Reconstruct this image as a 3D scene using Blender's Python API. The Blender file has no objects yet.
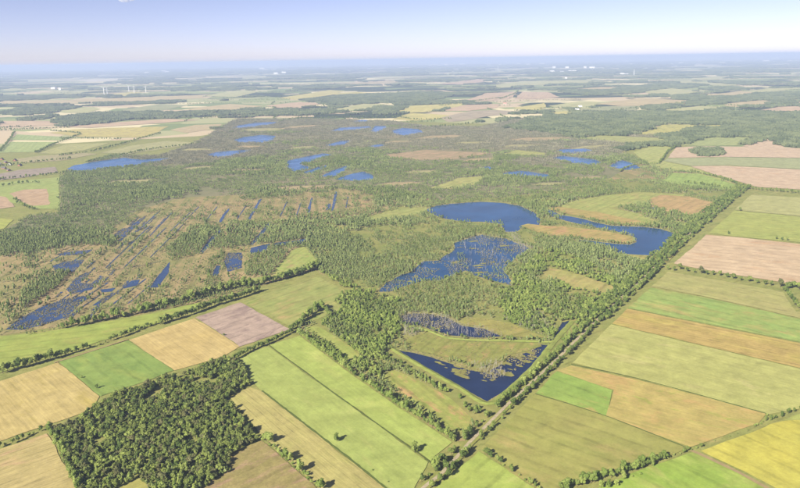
import bpy, bmesh, math, random
import numpy as np
from mathutils import Vector, Matrix
from mathutils.geometry import tessellate_polygon

random.seed(7)
rng = np.random.default_rng(7)
scn = bpy.context.scene
R = math.radians

# ------------------------------------------------------------------ camera
ALT = 400.0                       # flying height, metres
HFOV, PITCH, ROLL = R(62), R(15.5), R(0.93)
cam_d = bpy.data.cameras.new('camera')
cam_d.sensor_width = 36
cam_d.angle = HFOV
cam_d.clip_start = 1
cam_d.clip_end = 400000
cam = bpy.data.objects.new('camera', cam_d)
scn.collection.objects.link(cam)
cam.matrix_world = (Matrix.Translation((0, 0, ALT)) @ Matrix.Rotation(math.pi / 2 - PITCH, 4, 'X')
                    @ Matrix.Rotation(-ROLL, 4, 'Z'))
scn.camera = cam

# ------------------------------------------------------------------ sky and sun
SUN_EL, SHADOW_AZ = R(34), R(47)          # shadows fall away and to the right
sx, sy = -math.cos(SHADOW_AZ), -math.sin(SHADOW_AZ)      # horizontal direction towards the sun
world = bpy.data.worlds.new('World')
scn.world = world
world.use_nodes = True
wn = world.node_tree.nodes
bg = wn['Background']
sky = wn.new('ShaderNodeTexSky')
sky.sky_type = 'NISHITA'
sky.sun_disc = False
sky.sun_elevation = SUN_EL
sky.sun_rotation = math.atan2(sx, sy)
sky.altitude = 2000
sky.air_density = 0.6
sky.dust_density = 2.0
sky.ozone_density = 1.0
tint = wn.new('ShaderNodeVectorMath')            # white balance of the whole sky
tint.operation = 'MULTIPLY'
tint.inputs[1].default_value = (1.14, 0.90, 0.93)
world.node_tree.links.new(sky.outputs[0], tint.inputs[0])
world.node_tree.links.new(tint.outputs[0], bg.inputs[0])
bg.inputs[1].default_value = 0.064
sun_d = bpy.data.lights.new('sun', 'SUN')
sun_d.energy = 4.6
sun_d.angle = R(0.53)
sun_d.color = (1.0, 0.925, 0.77)
sun = bpy.data.objects.new('sun', sun_d)
scn.collection.objects.link(sun)
sun.location = (0, 0, 2000)
tosun = Vector((sx * math.cos(SUN_EL), sy * math.cos(SUN_EL), math.sin(SUN_EL)))
sun.rotation_euler = tosun.to_track_quat('Z', 'Y').to_euler()
scn.view_settings.view_transform = 'Standard'
scn.view_settings.look = 'None'
scn.view_settings.gamma = 1
scn.view_settings.use_curve_mapping = False
scn.view_settings.exposure = 1.32
scn.cycles.max_bounces = 5
scn.cycles.diffuse_bounces = 2
scn.cycles.glossy_bounces = 2
scn.cycles.transmission_bounces = 2
scn.cycles.transparent_max_bounces = 6
scn.cycles.volume_bounces = 1
scn.cycles.use_denoising = True

# ------------------------------------------------------------------ map helpers
# The place was surveyed from the photograph: U() turns a photograph position (800 x 488) into a
# point of the flat ground, P() goes back. Everything is then built in metres on the ground.
FP = 400 / math.tan(HFOV / 2)
CR, SR, CP, SP = math.cos(ROLL), math.sin(ROLL), math.cos(PITCH), math.sin(PITCH)

def U(x, y):
    u, v = x - 400, 244 - y
    u, v = u * CR + v * SR, -u * SR + v * CR
    dz = -FP * SP + v * CP
    t = -ALT / min(dz, -0.5)
    return Vector((u * t, (FP * CP + v * SP) * t))

def P(X, Y):
    d = Y * CP + ALT * SP
    u = FP * X / d
    v = FP * (Y * SP - ALT * CP) / d
    u, v = u * CR - v * SR, u * SR + v * CR
    return u + 400, 244 - v

def inpoly(px, py, poly):
    inside = np.zeros(px.shape, bool)
    n = len(poly)
    for i in range(n):
        x1, y1 = poly[i]
        x2, y2 = poly[(i + 1) % n]
        if y1 == y2:
            continue
        c = ((y1 > py) != (y2 > py)) & (px < (x2 - x1) * (py - y1) / (y2 - y1) + x1)
        inside ^= c
    return inside

_tab = rng.random((256, 256))

def vnoise(x, y):
    xi, yi = np.floor(x).astype(int), np.floor(y).astype(int)
    fx, fy = x - xi, y - yi
    fx, fy = fx * fx * (3 - 2 * fx), fy * fy * (3 - 2 * fy)
    g = lambda a, b: _tab[a & 255, b & 255]
    return ((g(xi, yi) * (1 - fx) + g(xi + 1, yi) * fx) * (1 - fy)
            + (g(xi, yi + 1) * (1 - fx) + g(xi + 1, yi + 1) * fx) * fy)

def fbm(x, y, o=4):
    s, a, t = 0, 0.5, 0
    for k in range(o):
        s = s + a * vnoise(x * 2 ** k + 17.3 * k, y * 2 ** k + 5.1 * k)
        t += a
        a *= 0.5
    return s / t

def tag(o, label=None, cat=None, group=None, kind=None):
    if label: o['label'] = label
    if cat: o['category'] = cat
    if group: o['group'] = group
    if kind: o['kind'] = kind
    return o

def link(o):
    scn.collection.objects.link(o)
    return o

def mesh_obj(name, verts, faces, mats, parent=None, midx=None, smooth=False, linked=True):
    me = bpy.data.meshes.new(name)
    me.from_pydata([tuple(v) for v in verts], [], faces)
    for m in (mats if isinstance(mats, (list, tuple)) else [mats]):
        me.materials.append(m)
    if midx is not None:
        me.polygons.foreach_set('material_index', midx)
    if smooth:
        me.polygons.foreach_set('use_smooth', [True] * len(me.polygons))
    me.update()
    o = bpy.data.objects.new(name, me)
    if linked:
        link(o)
    if parent:
        o.parent = parent
    return o

def ragged(pts, step, amp, seed=0):
    """resample a ground outline and give it an uneven edge"""
    out = []
    n = len(pts)
    for i in range(n):
        a, b = pts[i], pts[(i + 1) % n]
        L = (b - a).length
        k = max(1, int(L / step))
        nx = Vector((-(b - a).y, (b - a).x)) / max(L, 1e-6)
        for j in range(k):
            p = a.lerp(b, j / k)
            e = (fbm(np.array([p.x / (step * 4) + seed * 9.7]), np.array([p.y / (step * 4)]), 3)[0] - 0.5) * 2 * amp
            e += random.uniform(-.25, .25) * amp
            out.append(p + nx * e)
    return out

def sheet(name, px, z, mat, amp=0.0, step=None, ground=None):
    pts = ground if ground else [U(*p) for p in px]
    if amp > 0:
        pts = ragged(pts, step or amp * 2, amp, len(name))
    tris = tessellate_polygon([[Vector((p.x, p.y, 0)) for p in pts]])
    A = sum((pts[i].x * pts[(i + 1) % len(pts)].y - pts[(i + 1) % len(pts)].x * pts[i].y) for i in range(len(pts)))
    f = []
    for t in tris:
        a, b, c = (pts[i] for i in t)
        if (b - a).cross(c - a) < 0:
            t = (t[0], t[2], t[1])
        f.append(tuple(t))
    return mesh_obj(name, [(p.x, p.y, z) for p in pts], f, mat)

def smooth_line(pts, step):
    out = []
    n = len(pts)
    for i in range(n - 1):
        p0, p1, p2, p3 = pts[max(i - 1, 0)], pts[i], pts[i + 1], pts[min(i + 2, n - 1)]
        k = max(1, int((p2 - p1).length / step))
        for j in range(k):
            t = j / k
            out.append(0.5 * ((2 * p1) + (p2 - p0) * t + (2 * p0 - 5 * p1 + 4 * p2 - p3) * t * t
                              + (3 * p1 - p0 - 3 * p2 + p3) * t ** 3))
    out.append(pts[-1])
    return out

def ribbon(name, px, width, z, mat, jitter=0.0, camber=0.0):
    pts = smooth_line([U(*p) for p in px], max(4, width))
    v, f = [], []
    for i, p in enumerate(pts):
        d = (pts[min(i + 1, len(pts) - 1)] - pts[max(i - 1, 0)]).normalized()
        nx = Vector((-d.y, d.x))
        wl = width / 2 * (1 + random.uniform(-jitter, jitter))
        wr = width / 2 * (1 + random.uniform(-jitter, jitter))
        v += [(p.x + nx.x * wl, p.y + nx.y * wl, z), (p.x, p.y, z + camber), (p.x - nx.x * wr, p.y - nx.y * wr, z)]
        if i:
            a = 3 * (i - 1)
            f += [(a, a + 1, a + 4, a + 3)[::-1], (a + 1, a + 2, a + 5, a + 4)[::-1]]
    return mesh_obj(name, v, f, mat)

# ------------------------------------------------------------------ materials
def lin(c):
    c = c / 255
    return c / 12.92 if c <= 0.04045 else ((c + 0.055) / 1.055) ** 2.4

KEXP = 1.75
def S(r, g, b, k=1.0):
    """surface colour of something that shows as this in full sun"""
    return tuple(min(0.8, lin(v) / KEXP * k) for v in (r, g, b)) + (1,)

class NT:
    def __init__(s, name):
        s.m = bpy.data.materials.new(name)
        s.m.use_nodes = True
        s.t = s.m.node_tree
        s.n = s.t.nodes
        s.bsdf = s.n['Principled BSDF']
        s.out = s.n['Material Output']
        s.pos = s.n.new('ShaderNodeNewGeometry').outputs['Position']
    def L(s, a, b): s.t.links.new(a, b)
    def val(s, sock, v):
        if hasattr(v, 'links') or isinstance(v, bpy.types.NodeSocket): s.L(v, sock)
        else: sock.default_value = v
    def math(s, op, a, b=0.0, clamp=False):
        n = s.n.new('ShaderNodeMath'); n.operation = op; n.use_clamp = clamp
        s.val(n.inputs[0], a); s.val(n.inputs[1], b)
        return n.outputs[0]
    def noise(s, scale, detail=4, rough=0.55, vec=None, dist=0.0):
        n = s.n.new('ShaderNodeTexNoise')
        s.L(vec or s.pos, n.inputs['Vector'])
        n.inputs['Scale'].default_value = scale
        n.inputs['Detail'].default_value = detail
        n.inputs['Roughness'].default_value = rough
        n.inputs['Distortion'].default_value = dist
        return n.outputs['Fac']
    def ramp01(s, v, a, b):
        n = s.n.new('ShaderNodeMapRange'); n.clamp = True
        s.val(n.inputs[0], v); n.inputs[1].default_value = a; n.inputs[2].default_value = b
        return n.outputs[0]
    def mix(s, f, a, b, mode='MIX'):
        n = s.n.new('ShaderNodeMix'); n.data_type = 'RGBA'; n.blend_type = mode
        s.val(n.inputs[0], f); s.val(n.inputs[6], a); s.val(n.inputs[7], b)
        return n.outputs[2]
    def scale_col(s, col, f):
        n = s.n.new('ShaderNodeVectorMath'); n.operation = 'SCALE'
        s.L(col, n.inputs[0]); s.val(n.inputs[3], f)
        return n.outputs[0]
    def mapped(s, ang, scale, off=0.0):
        n = s.n.new('ShaderNodeMapping'); n.vector_type = 'TEXTURE'
        s.L(s.pos, n.inputs[0])
        n.inputs['Rotation'].default_value = (0, 0, ang)
        n.inputs['Scale'].default_value = scale
        n.inputs['Location'].default_value = (off, off * 0.7, 0)
        return n.outputs[0]
    def done(s, col, rough=0.9, spec=0.15, bump=None, bstr=0.3, bdist=0.3):
        s.val(s.bsdf.inputs['Base Color'], col)
        s.bsdf.inputs['Roughness'].default_value = rough
        s.bsdf.inputs['Specular IOR Level'].default_value = spec
        if bump is not None:
            b = s.n.new('ShaderNodeBump')
            b.inputs['Strength'].default_value = bstr
            b.inputs['Distance'].default_value = bdist
            s.L(bump, b.inputs['Height'])
            s.L(b.outputs[0], s.bsdf.inputs['Normal'])
        return s.m

def crop(name, c1, c2, ang=0.0, width=4.0, streak=0.35, mscale=60.0, lines=0.2, pitch=24.0, c3=None, c3amt=0.62, fine=0.3, c4=None):
    """a cropped or grazed field: mottling c1..c2, streaks along ang, tramlines every pitch m, patches of c3"""
    s = NT(name)
    off = random.uniform(-500, 500)
    v0 = s.mapped(0, (1, 1, 1), off)
    col = s.mix(s.ramp01(s.noise(1 / mscale, 5, 0.6, v0), 0.32, 0.68), c1, c2)
    if c3:
        big = s.noise(1 / (mscale * 0.55), 6, 0.65, s.mapped(ang, (2.2, 1, 1), off + 77), 0.4)
        col = s.mix(s.ramp01(big, c3amt - 0.06, c3amt + 0.07), col, c3)
    if c4:
        big = s.noise(1 / (mscale * 0.25), 6, 0.7, s.mapped(ang, (3.0, 1, 1), off + 177), 0.6)
        col = s.mix(s.ramp01(big, 0.56, 0.66), col, c4)
    col = s.mix(s.math('MULTIPLY', s.ramp01(s.noise(1 / 11, 5, 0.7, v0), 0.45, 0.75), .55), col, c2)
    mid = s.noise(1 / (mscale * .4), 6, .7, v0, .3)
    col = s.scale_col(col, s.math('ADD', s.math('MULTIPLY', s.math('SUBTRACT', mid, .5), 1.0), 1.0))
    st = s.noise(1.0, 4, 0.65, s.mapped(ang, (width * 22, width, 1), off), .15)
    f = s.math('ADD', s.math('MULTIPLY', s.math('SUBTRACT', s.ramp01(st, 0.25, 0.75), 0.5), streak * .8), 1.0)
    fn = s.noise(0.45, 4, 0.7)
    f = s.math('MULTIPLY', f, s.math('ADD', s.math('MULTIPLY', s.math('SUBTRACT', fn, 0.5), fine * 1.6), 1.0))
    if lines > 0:
        sep = s.n.new('ShaderNodeSeparateXYZ')
        s.L(s.mapped(ang, (1, 1, 1)), sep.inputs[0])
        w = s.math('SINE', s.math('ADD', s.math('MULTIPLY', sep.outputs[1], 2 * math.pi / pitch), s.math('MULTIPLY', s.noise(0.02, 2), 2.5)))
        w = s.ramp01(w, 0.72, 0.95)
        w = s.math('MULTIPLY', w, s.ramp01(s.noise(0.05, 3), 0.35, 0.6))
        f = s.math('SUBTRACT', f, s.math('MULTIPLY', w, lines))
    hs = s.n.new('ShaderNodeHueSaturation')
    hs.inputs['Saturation'].default_value = 0.95
    s.L(s.scale_col(col, f), hs.inputs['Color'])
    return s.done(hs.outputs[0], 0.95, 0.08, fn, 0.35, 0.4)

def water(name, base=(0.008, 0.016, 0.045, 1), rough=0.10):
    s = NT(name)
    n = s.noise(0.35, 5, 0.6)
    b = s.noise(0.012, 3, 0.6)
    s.bsdf.inputs['IOR'].default_value = 1.33
    wind = s.noise(1.0, 5, 0.65, s.mapped(0.5, (260, 60, 1), 40), 0.5)
    m = s.done(s.mix(s.ramp01(b, .35, .7), base, tuple(v * 1.7 for v in base[:3]) + (1,)), rough, 0.5, n, 0.25, 0.15)
    s.L(s.math('ADD', s.math('MULTIPLY', s.ramp01(wind, .35, .7), .22), rough * .6), s.bsdf.inputs['Roughness'])
    return m

def foliage(name, dark, mid, light, transl=0.25, odd=None):
    s = NT(name)
    oi = s.n.new('ShaderNodeObjectInfo')
    r = s.n.new('ShaderNodeValToRGB')
    e = r.color_ramp.elements
    e[0].color = dark; e[0].position = 0.05
    e[1].color = light; e[1].position = 0.95
    k = e.new(0.5); k.color = mid
    if odd:
        k = e.new(0.3); k.color = odd
        k = e.new(0.36); k.color = mid
    s.L(oi.outputs['Random'], r.inputs[0])
    fn = s.noise(0.9, 3, 0.6)
    col = s.scale_col(r.outputs[0], s.math('ADD', s.math('MULTIPLY', fn, 0.9), 0.55))
    s.L(col, s.bsdf.inputs['Base Color'])
    s.bsdf.inputs['Roughness'].default_value = 0.65
    s.bsdf.inputs['Specular IOR Level'].default_value = 0.2
    tr = s.n.new('ShaderNodeBsdfTranslucent')
    s.L(s.mix(1.0, col, (1.0, 1.05, 0.55, 1), 'MULTIPLY'), tr.inputs[0])
    mx = s.n.new('ShaderNodeMixShader')
    mx.inputs[0].default_value = transl
    s.L(s.bsdf.outputs[0], mx.inputs[1])
    s.L(tr.outputs[0], mx.inputs[2])
    s.L(mx.outputs[0], s.out.inputs[0])
    return s.m

def plain(name, col, rough=0.8, var=0.25, sc=0.5, spec=0.2, metal=0.0):
    s = NT(name)
    n = s.noise(sc, 5, 0.6)
    c = s.mix(1.0, col, col, 'MIX')
    m = s.done(s.scale_col(s.mix(0.0, col, col), s.math('ADD', s.math('MULTIPLY', s.math('SUBTRACT', n, .5), var * 2), 1.0)), rough, spec)
    s.bsdf.inputs['Metallic'].default_value = metal
    return m

M = {}
M['leaf_wood'] = foliage('leaf_wood', (0.085, 0.120, 0.030, 1), (0.165, 0.205, 0.052, 1), (0.270, 0.325, 0.080, 1), .4, (0.185, 0.180, 0.078, 1))
M['leaf_hedge'] = foliage('leaf_hedge', (0.100, 0.152, 0.036, 1), (0.170, 0.225, 0.056, 1), (0.255, 0.310, 0.082, 1), .4)
M['leaf_lush'] = foliage('leaf_lush', (0.165, 0.230, 0.050, 1), (0.235, 0.305, 0.074, 1), (0.320, 0.380, 0.105, 1), .4)
M['leaf_birch'] = foliage('leaf_birch', (0.170, 0.220, 0.078, 1), (0.240, 0.300, 0.108, 1), (0.325, 0.380, 0.145, 1), .4)
M['leaf_scrub'] = foliage('leaf_scrub', (0.150, 0.205, 0.062, 1), (0.215, 0.275, 0.085, 1), (0.290, 0.345, 0.118, 1), .4)
M['leaf_far'] = foliage('leaf_far', (0.080, 0.106, 0.048, 1), (0.115, 0.142, 0.064, 1), (0.158, 0.184, 0.084, 1), 0.25)
M['leaf_grey'] = foliage('leaf_grey', (0.150, 0.158, 0.092, 1), (0.215, 0.212, 0.132, 1), (0.300, 0.285, 0.190, 1), .2)
M['bark'] = plain('bark', (0.10, 0.078, 0.055, 1), 0.9, 0.4, 2.0)
M['bark_pale'] = plain('bark_pale', (0.42, 0.39, 0.34, 1), 0.85, 0.4, 2.0)
M['dead'] = plain('dead_wood', (0.30, 0.28, 0.25, 1), 0.9, 0.4, 1.0)

def ground_material():
    """far countryside too distant to build: parcels of crop, grass and wood"""
    s = NT('farmland_far')
    def parcels(scx, scy, off):
        v = s.n.new('ShaderNodeTexVoronoi'); v.distance = 'CHEBYCHEV'
        s.L(s.mapped(0.15, (scx, scy, 1), off), v.inputs['Vector'])
        v.inputs['Scale'].default_value = 1
        return v.outputs['Color']
    sep = s.n.new('ShaderNodeSeparateColor')
    s.L(parcels(620, 400, 33), sep.inputs[0])
    cr_ = s.n.new('ShaderNodeValToRGB'); cr_.color_ramp.interpolation = 'CONSTANT'
    e = cr_.color_ramp.elements
    e[0].color = (0.22, 0.25, 0.10, 1); e[0].position = 0
    e[1].color = (0.52, 0.46, 0.28, 1); e[1].position = 0.80
    for p, c in ((0.25, (0.30, 0.30, 0.15, 1)), (0.45, (0.42, 0.34, 0.22, 1)), (0.65, (0.16, 0.20, 0.08, 1))):
        k = e.new(p); k.color = c
    s.L(sep.outputs[0], cr_.inputs[0])
    wood = s.noise(1.0, 4, 0.6, s.mapped(0.1, (2300, 1300, 1), 5))
    wsum = s.math('ADD', wood, s.math('MULTIPLY', s.math('SUBTRACT', sep.outputs[1], 0.5), 0.22))
    wsum = s.math('ADD', wsum, s.math('MULTIPLY', s.math('SUBTRACT', s.noise(1.0, 3, 0.6, s.mapped(0.05, (14000, 6000, 1), 9)), 0.5), 0.7))
    col = s.mix(s.ramp01(wsum, 0.555, 0.57), cr_.outputs[0], (0.038, 0.055, 0.026, 1))
    return s.done(col, 0.95, 0.05)

# ------------------------------------------------------------------ ground
gv, gf = [(0, 0, 0)], []
rings = [400, 1500, 5000, 15000, 40000, 95000]
NS = 64
for r_ in rings:
    for k in range(NS):
        gv.append((r_ * math.cos(2 * math.pi * k / NS), r_ * math.sin(2 * math.pi * k / NS), 0))
for k in range(NS):
    gf.append((0, 1 + k, 1 + (k + 1) % NS))
for i in range(len(rings) - 1):
    for k in range(NS):
        a, b = 1 + i * NS + k, 1 + i * NS + (k + 1) % NS
        gf.append((a, a + NS, b + NS, b))
tag(mesh_obj('ground', gv, gf, ground_material()), 'flat countryside reaching to the horizon', 'ground', kind='structure')

# rough grass between the fields
tag(sheet('grassland', [(-60, 520), (860, 520), (860, 196), (640, 132), (560, 126), (300, 118), (200, 136), (-60, 150)], 0.3,
          crop('rough_grass', S(150, 158, 82), S(166, 164, 92), 0.6, width=3, streak=.2, mscale=40, c3=S(178, 166, 100), c4=S(132, 146, 70), fine=.5)), 'rough grass between the fields', 'grassland', kind='structure')

# ------------------------------------------------------------------ the bog
def moor_material():
    s = NT('moor')
    n1 = s.noise(1 / 140, 6, 0.62)
    n2 = s.noise(1 / 26, 6, 0.68, None, 0.5)
    n3 = s.noise(0.30, 4, 0.7)
    ang = STRIP
    st = s.noise(1.0, 4, 0.6, s.mapped(ang, (260, 9, 1), 12))
    col = s.mix(s.ramp01(n1, 0.38, 0.62), S(156, 153, 100), S(182, 162, 118))
    col = s.mix(s.math('MULTIPLY', s.ramp01(n2, 0.5, 0.64), 0.7), col, S(138, 142, 80))
    col = s.mix(s.math('MULTIPLY', s.ramp01(n2, 0.46, 0.36), 0.5), col, S(202, 174, 124))
    st2 = s.noise(1.0, 5, 0.65, s.mapped(ang, (420, 13, 1), 90), .2)
    col = s.mix(s.math('MULTIPLY', s.ramp01(st2, .50, .60), .5), col, S(184, 156, 120))
    col = s.mix(s.math('MULTIPLY', s.ramp01(st2, .46, .38), .7), col, S(136, 138, 84))
    f = s.math('MULTIPLY', s.math('ADD', s.math('MULTIPLY', s.math('SUBTRACT', st, .5), 0.7), 1), s.math('ADD', s.math('MULTIPLY', s.math('SUBTRACT', n3, .5), .8), 1))
    return s.done(s.scale_col(col, f), 0.95, 0.06, n3, 0.5, 0.8)

a_, b_ = U(60, 300), U(150, 212)
STRIP = math.atan2((b_ - a_).y, (b_ - a_).x)           # direction of the old peat cuttings
BOG = [(0, 336), (100, 321), (160, 311), (210, 301), (316, 270), (345, 290), (296, 331), (345, 366), (410, 410), (458, 442), (470, 440),
       (490, 419), (530, 381), (580, 333), (625, 291), (668, 252), (700, 222), (745, 186), (700, 176), (660, 163), (640, 160), (622, 152), (640, 146), (690, 141),
       (640, 130), (560, 124), (520, 118), (480, 127), (425, 126), (390, 121), (330, 119), (235, 119), (200, 140), (160, 156), (110, 155), (66, 170), (61, 178), (60, 212),
       (30, 216), (0, 232)]
moor = sheet('moor', BOG, 0.6, moor_material(), 6, 14)
tag(moor, 'open moorland of the bog with tan grass and peat', 'moor', kind='structure')

s_ = NT('heath')
heath_m = s_.done(s_.scale_col(s_.mix(s_.ramp01(s_.noise(1 / 230, 6, .65), .36, .64), S(132, 138, 94), S(156, 146, 116)), s_.math('ADD', s_.math('MULTIPLY', s_.noise(1 / 22, 6, .7), .8), .6)), .95, .06)
tag(sheet('heath', [(0, 252), (0, 232), (30, 216), (60, 212), (61, 178), (66, 170), (110, 155), (160, 156), (200, 140), (235, 119), (330, 119), (390, 121), (425, 126), (480, 127), (520, 118), (560, 124), (640, 130), (690, 141), (640, 146), (622, 152),
                    (640, 160), (612, 178), (560, 190), (500, 198), (440, 200), (380, 190), (320, 187), (250, 194), (180, 198), (140, 210), (90, 240), (40, 250)], .64, heath_m, 12, 25), 'grey green heath ground under the far birch forest', 'heath', kind='structure')

s_ = NT('wet_grass')
wet_m = s_.done(s_.scale_col(s_.mix(s_.ramp01(s_.noise(1 / 120, 6, .65), .38, .62), S(140, 150, 82), S(166, 162, 98)), s_.math('ADD', s_.math('MULTIPLY', s_.noise(1 / 14, 6, .7), .8), .6)), .95, .06, s_.noise(.3, 4), .5, .6)
tag(sheet('bog_grass', [(318, 272), (300, 246), (332, 224), (380, 214), (400, 201), (440, 200), (500, 198), (560, 191), (612, 180), (700, 178), (740, 188), (668, 250), (580, 332), (478, 430), (458, 438), (410, 407), (345, 362), (304, 332), (345, 291)], .66, wet_m, 10, 20), 'olive green bog grass around the main lakes', 'grass', kind='structure')

SURF = []       # (pixel polygon) where no wild tree grows
def surf(name, px, z, mat, label, amp=0.0, step=None, cat='field', keep=True):
    o = sheet(name, px, z, mat, amp, step)
    tag(o, label, cat, kind='structure')
    if keep:
        SURF.append(px)
    return o

def ang_of(a, b):
    d = U(*b) - U(*a)
    return math.atan2(d.y, d.x)

exec_fields = []
def field(px, label, c1, c2, edge=None, z=0.9, amp=1.8, **kw):
    m = crop('crop', c1, c2, ang_of(*(edge or (px[0], px[1]))), **kw)
    amp = amp * max(1, (U(*px[0]).length / 900))
    exec_fields.append(1)
    z += .004 * len(exec_fields)
    return surf('field', px, z, m, label, amp, amp * 5)

# --- lower left
field([(-6, 452), (47, 434), (62, 462), (81, 492), (-6, 492)], 'striped tan stubble field in the bottom left corner', S(202, 184, 122), S(192, 176, 112),
      ((0, 449), (47, 433)), width=2.2, streak=.5, lines=.22, pitch=9, c3=S(214, 180, 132))
field([(-6, 384), (58, 363), (100, 397), (90, 411), (48, 425), (-6, 444)], 'large golden stubble field left of the wood', S(212, 192, 124), S(200, 180, 110),
      ((58, 363), (100, 397)), width=2.5, streak=.5, lines=.12, pitch=12, c3=S(190, 172, 92), c3amt=.6)
field([(59, 362), (128, 341), (174, 371), (150, 380), (100, 397)], 'mid green field between the two golden stubble fields', S(134, 164, 78), S(150, 172, 84),
      ((128, 341), (174, 371)), width=3, streak=.2, c3=S(160, 178, 84), c3amt=.58)
field([(128.5, 340.5), (194, 319), (241, 347), (224, 357), (174.5, 371)], 'golden stubble field beside the mauve ploughed field', S(216, 192, 126), S(204, 180, 112),
      ((194, 319), (241, 347)), width=2.5, streak=.45, lines=.12, pitch=12)
field([(196, 318), (240, 303), (291, 330), (240, 347)], 'bare mauve ploughed field with darker damp streaks', S(200, 176, 158), S(186, 164, 148),
      ((196, 318), (240, 303)), width=8, streak=.3, c3=S(160, 138, 128), c3amt=.56, mscale=45)
field([(-6, 338), (40, 333), (100, 323.5), (160, 312.5), (200, 303), (196, 309), (150, 326), (85, 347), (-6, 375)], 'long yellow green meadow strip between two hedgerows', S(158, 178, 80), S(170, 180, 84),
      width=6, streak=.25, c3=S(178, 176, 92), c3amt=.6)
field([(242, 302), (275, 291), (318, 277), (346, 291), (334, 302), (345, 309), (293, 329)], 'rough olive pasture above the mauve field', S(160, 172, 92), S(172, 172, 98),
      width=6, streak=.25, c3=S(198, 172, 112), c3amt=.62, c4=S(142, 160, 74))
field([(222, 290), (236, 281), (270, 276), (292, 250), (304, 247), (313, 256), (318, 264), (280, 278)], 'bright green clearing beside the peat pools', S(164, 184, 90), S(176, 178, 98),
      width=6, streak=.2, c3=S(198, 164, 120), c3amt=.58, mscale=40)
field([(269, 346), (300, 336), (345, 371), (400, 409), (452, 443), (430, 462)], 'bright green meadow right of the field ditch', S(178, 194, 98), S(170, 186, 90),
      ((269, 346), (430, 462)), width=3, streak=.25, lines=.05, c3=S(190, 198, 106), c3amt=.58)
field([(236, 359), (268, 347), (429, 463), (414, 490), (389, 490), (262, 391), (250, 381)], 'bright green meadow left of the field ditch', S(168, 184, 94), S(178, 190, 100),
      ((268, 346), (428, 463)), width=3, streak=.25, lines=.05, c3=S(186, 192, 108), c3amt=.6)
field([(229, 397), (250, 388), (262, 392), (386, 490), (322, 490), (290, 463), (262, 437), (245, 415)], 'striped olive tan field right of the wood', S(196, 188, 112), S(188, 176, 108),
      ((262, 392), (386, 490)), width=1.8, streak=.55, lines=.2, pitch=8, c3=S(182, 180, 98))
field([(226, 456), (262, 441), (318, 490), (203, 490), (212, 482), (230, 470)], 'mauve olive fallow field below the wood', S(172, 156, 100), S(160, 150, 88),
      width=5, streak=.25, c3=S(182, 152, 118), c3amt=.55, mscale=25, fine=.6)
field([(115, 490), (140, 477), (150, 490)], 'small pale grass corner under the wood', S(176, 176, 90), S(184, 176, 98), width=4)
# --- lower middle and right
field([(461, 467), (479, 452), (540, 492), (432, 492)], 'bright green meadow right of the lane at the bottom edge', S(166, 188, 82), S(176, 190, 90), width=5, streak=.2, c3=S(188, 194, 104))
field([(480.5, 449), (500, 430), (535, 395), (560, 402), (606, 417), (688, 449), (660, 461), (600, 477), (560, 490), (538, 490), (510, 473)], 'large dull olive pasture right of the lane',
      S(174, 170, 92), S(166, 168, 86), ((535, 395), (606, 417)), width=8, streak=.22, c3=S(190, 172, 104), c3amt=.62, mscale=80, c4=S(158, 164, 80))
field([(535.5, 394), (557, 372), (613, 391), (606, 416), (560, 401)], 'fresh green field corner beside the lane', S(148, 180, 78), S(156, 180, 84), ((557, 372), (613, 391)), width=3, streak=.2, c4=S(200, 178, 104))
field([(557.5, 371.5), (571, 366), (630, 379), (766, 413), (758, 425), (690, 448), (606.5, 417), (613.5, 391)], 'orange tan field of dry grass', S(200, 180, 104), S(190, 176, 98),
      ((571, 366), (766, 413)), width=3, streak=.3, lines=.06, c3=S(212, 174, 108), c3amt=.6, c4=S(176, 178, 84))
field([(572, 363.5), (611, 325), (700, 346), (806, 371), (806, 408), (768, 415), (640, 380)], 'wide pale olive field with faint mowing stripes', S(192, 192, 112), S(184, 186, 106),
      ((611, 325), (800, 370)), width=4, streak=.3, lines=.13, pitch=30, c3=S(202, 196, 124))
field([(611.5, 324), (627, 309.5), (700, 324), (806, 345), (806, 370), (720, 350)], 'orange brown band of dry grass between green fields', S(200, 174, 100), S(190, 168, 94),
      ((627, 309), (800, 343)), width=5, streak=.45, c3=S(196, 180, 92), c3amt=.56)
field([(628, 308.5), (651, 288), (700, 297), (806, 321), (806, 344), (700, 323)], 'green band of meadow above the orange band', S(152, 182, 92), S(168, 182, 96),
      ((651, 288), (800, 320)), width=8, streak=.35, c3=S(188, 178, 104), c3amt=.58, c4=S(140, 174, 88))
field([(652, 287), (668, 272), (720, 281), (782, 292), (796, 312), (806, 314), (806, 320), (700, 296)], 'olive meadow below the roadside tree row', S(178, 180, 104), S(184, 176, 110), ((651, 288), (800, 320)), width=6, streak=.3)
field([(693, 453), (740, 475), (770, 492), (590, 492), (640, 471)], 'bright green meadow in the bottom right', S(152, 184, 68), S(164, 186, 78), width=6, streak=.2, c3=S(180, 190, 96), c3amt=.56, c4=S(138, 168, 64))
field([(701, 452), (740, 437), (770, 425), (782, 422), (806, 420), (806, 492), (782, 492), (745, 473)], 'yellow flowering field in the bottom right corner', S(210, 200, 82), S(200, 194, 84), ((701, 452), (780, 490)), width=4, streak=.25,
      c3=S(196, 190, 84), c3amt=.6)
field([(783, 421.5), (806, 413), (806, 419.5)], 'pale green strip behind the yellow field', S(176, 190, 96), S(186, 186, 100), width=5)
field([(674, 264), (706, 235), (740, 238), (806, 245), (806, 287), (790, 284), (720, 273)], 'large bare pink ploughed field beside the lane', S(222, 196, 160), S(212, 186, 150), ((706, 235), (800, 243)), width=14, streak=.18, c3=S(208, 172, 132), c3amt=.6, mscale=90)
field([(709, 233.5), (734, 211), (770, 214), (806, 218), (806, 243.5), (740, 237)], 'yellow green meadow above the pink ploughed field', S(172, 182, 92), S(180, 184, 96), ((706, 235), (800, 243)), width=10, streak=.25)
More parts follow.
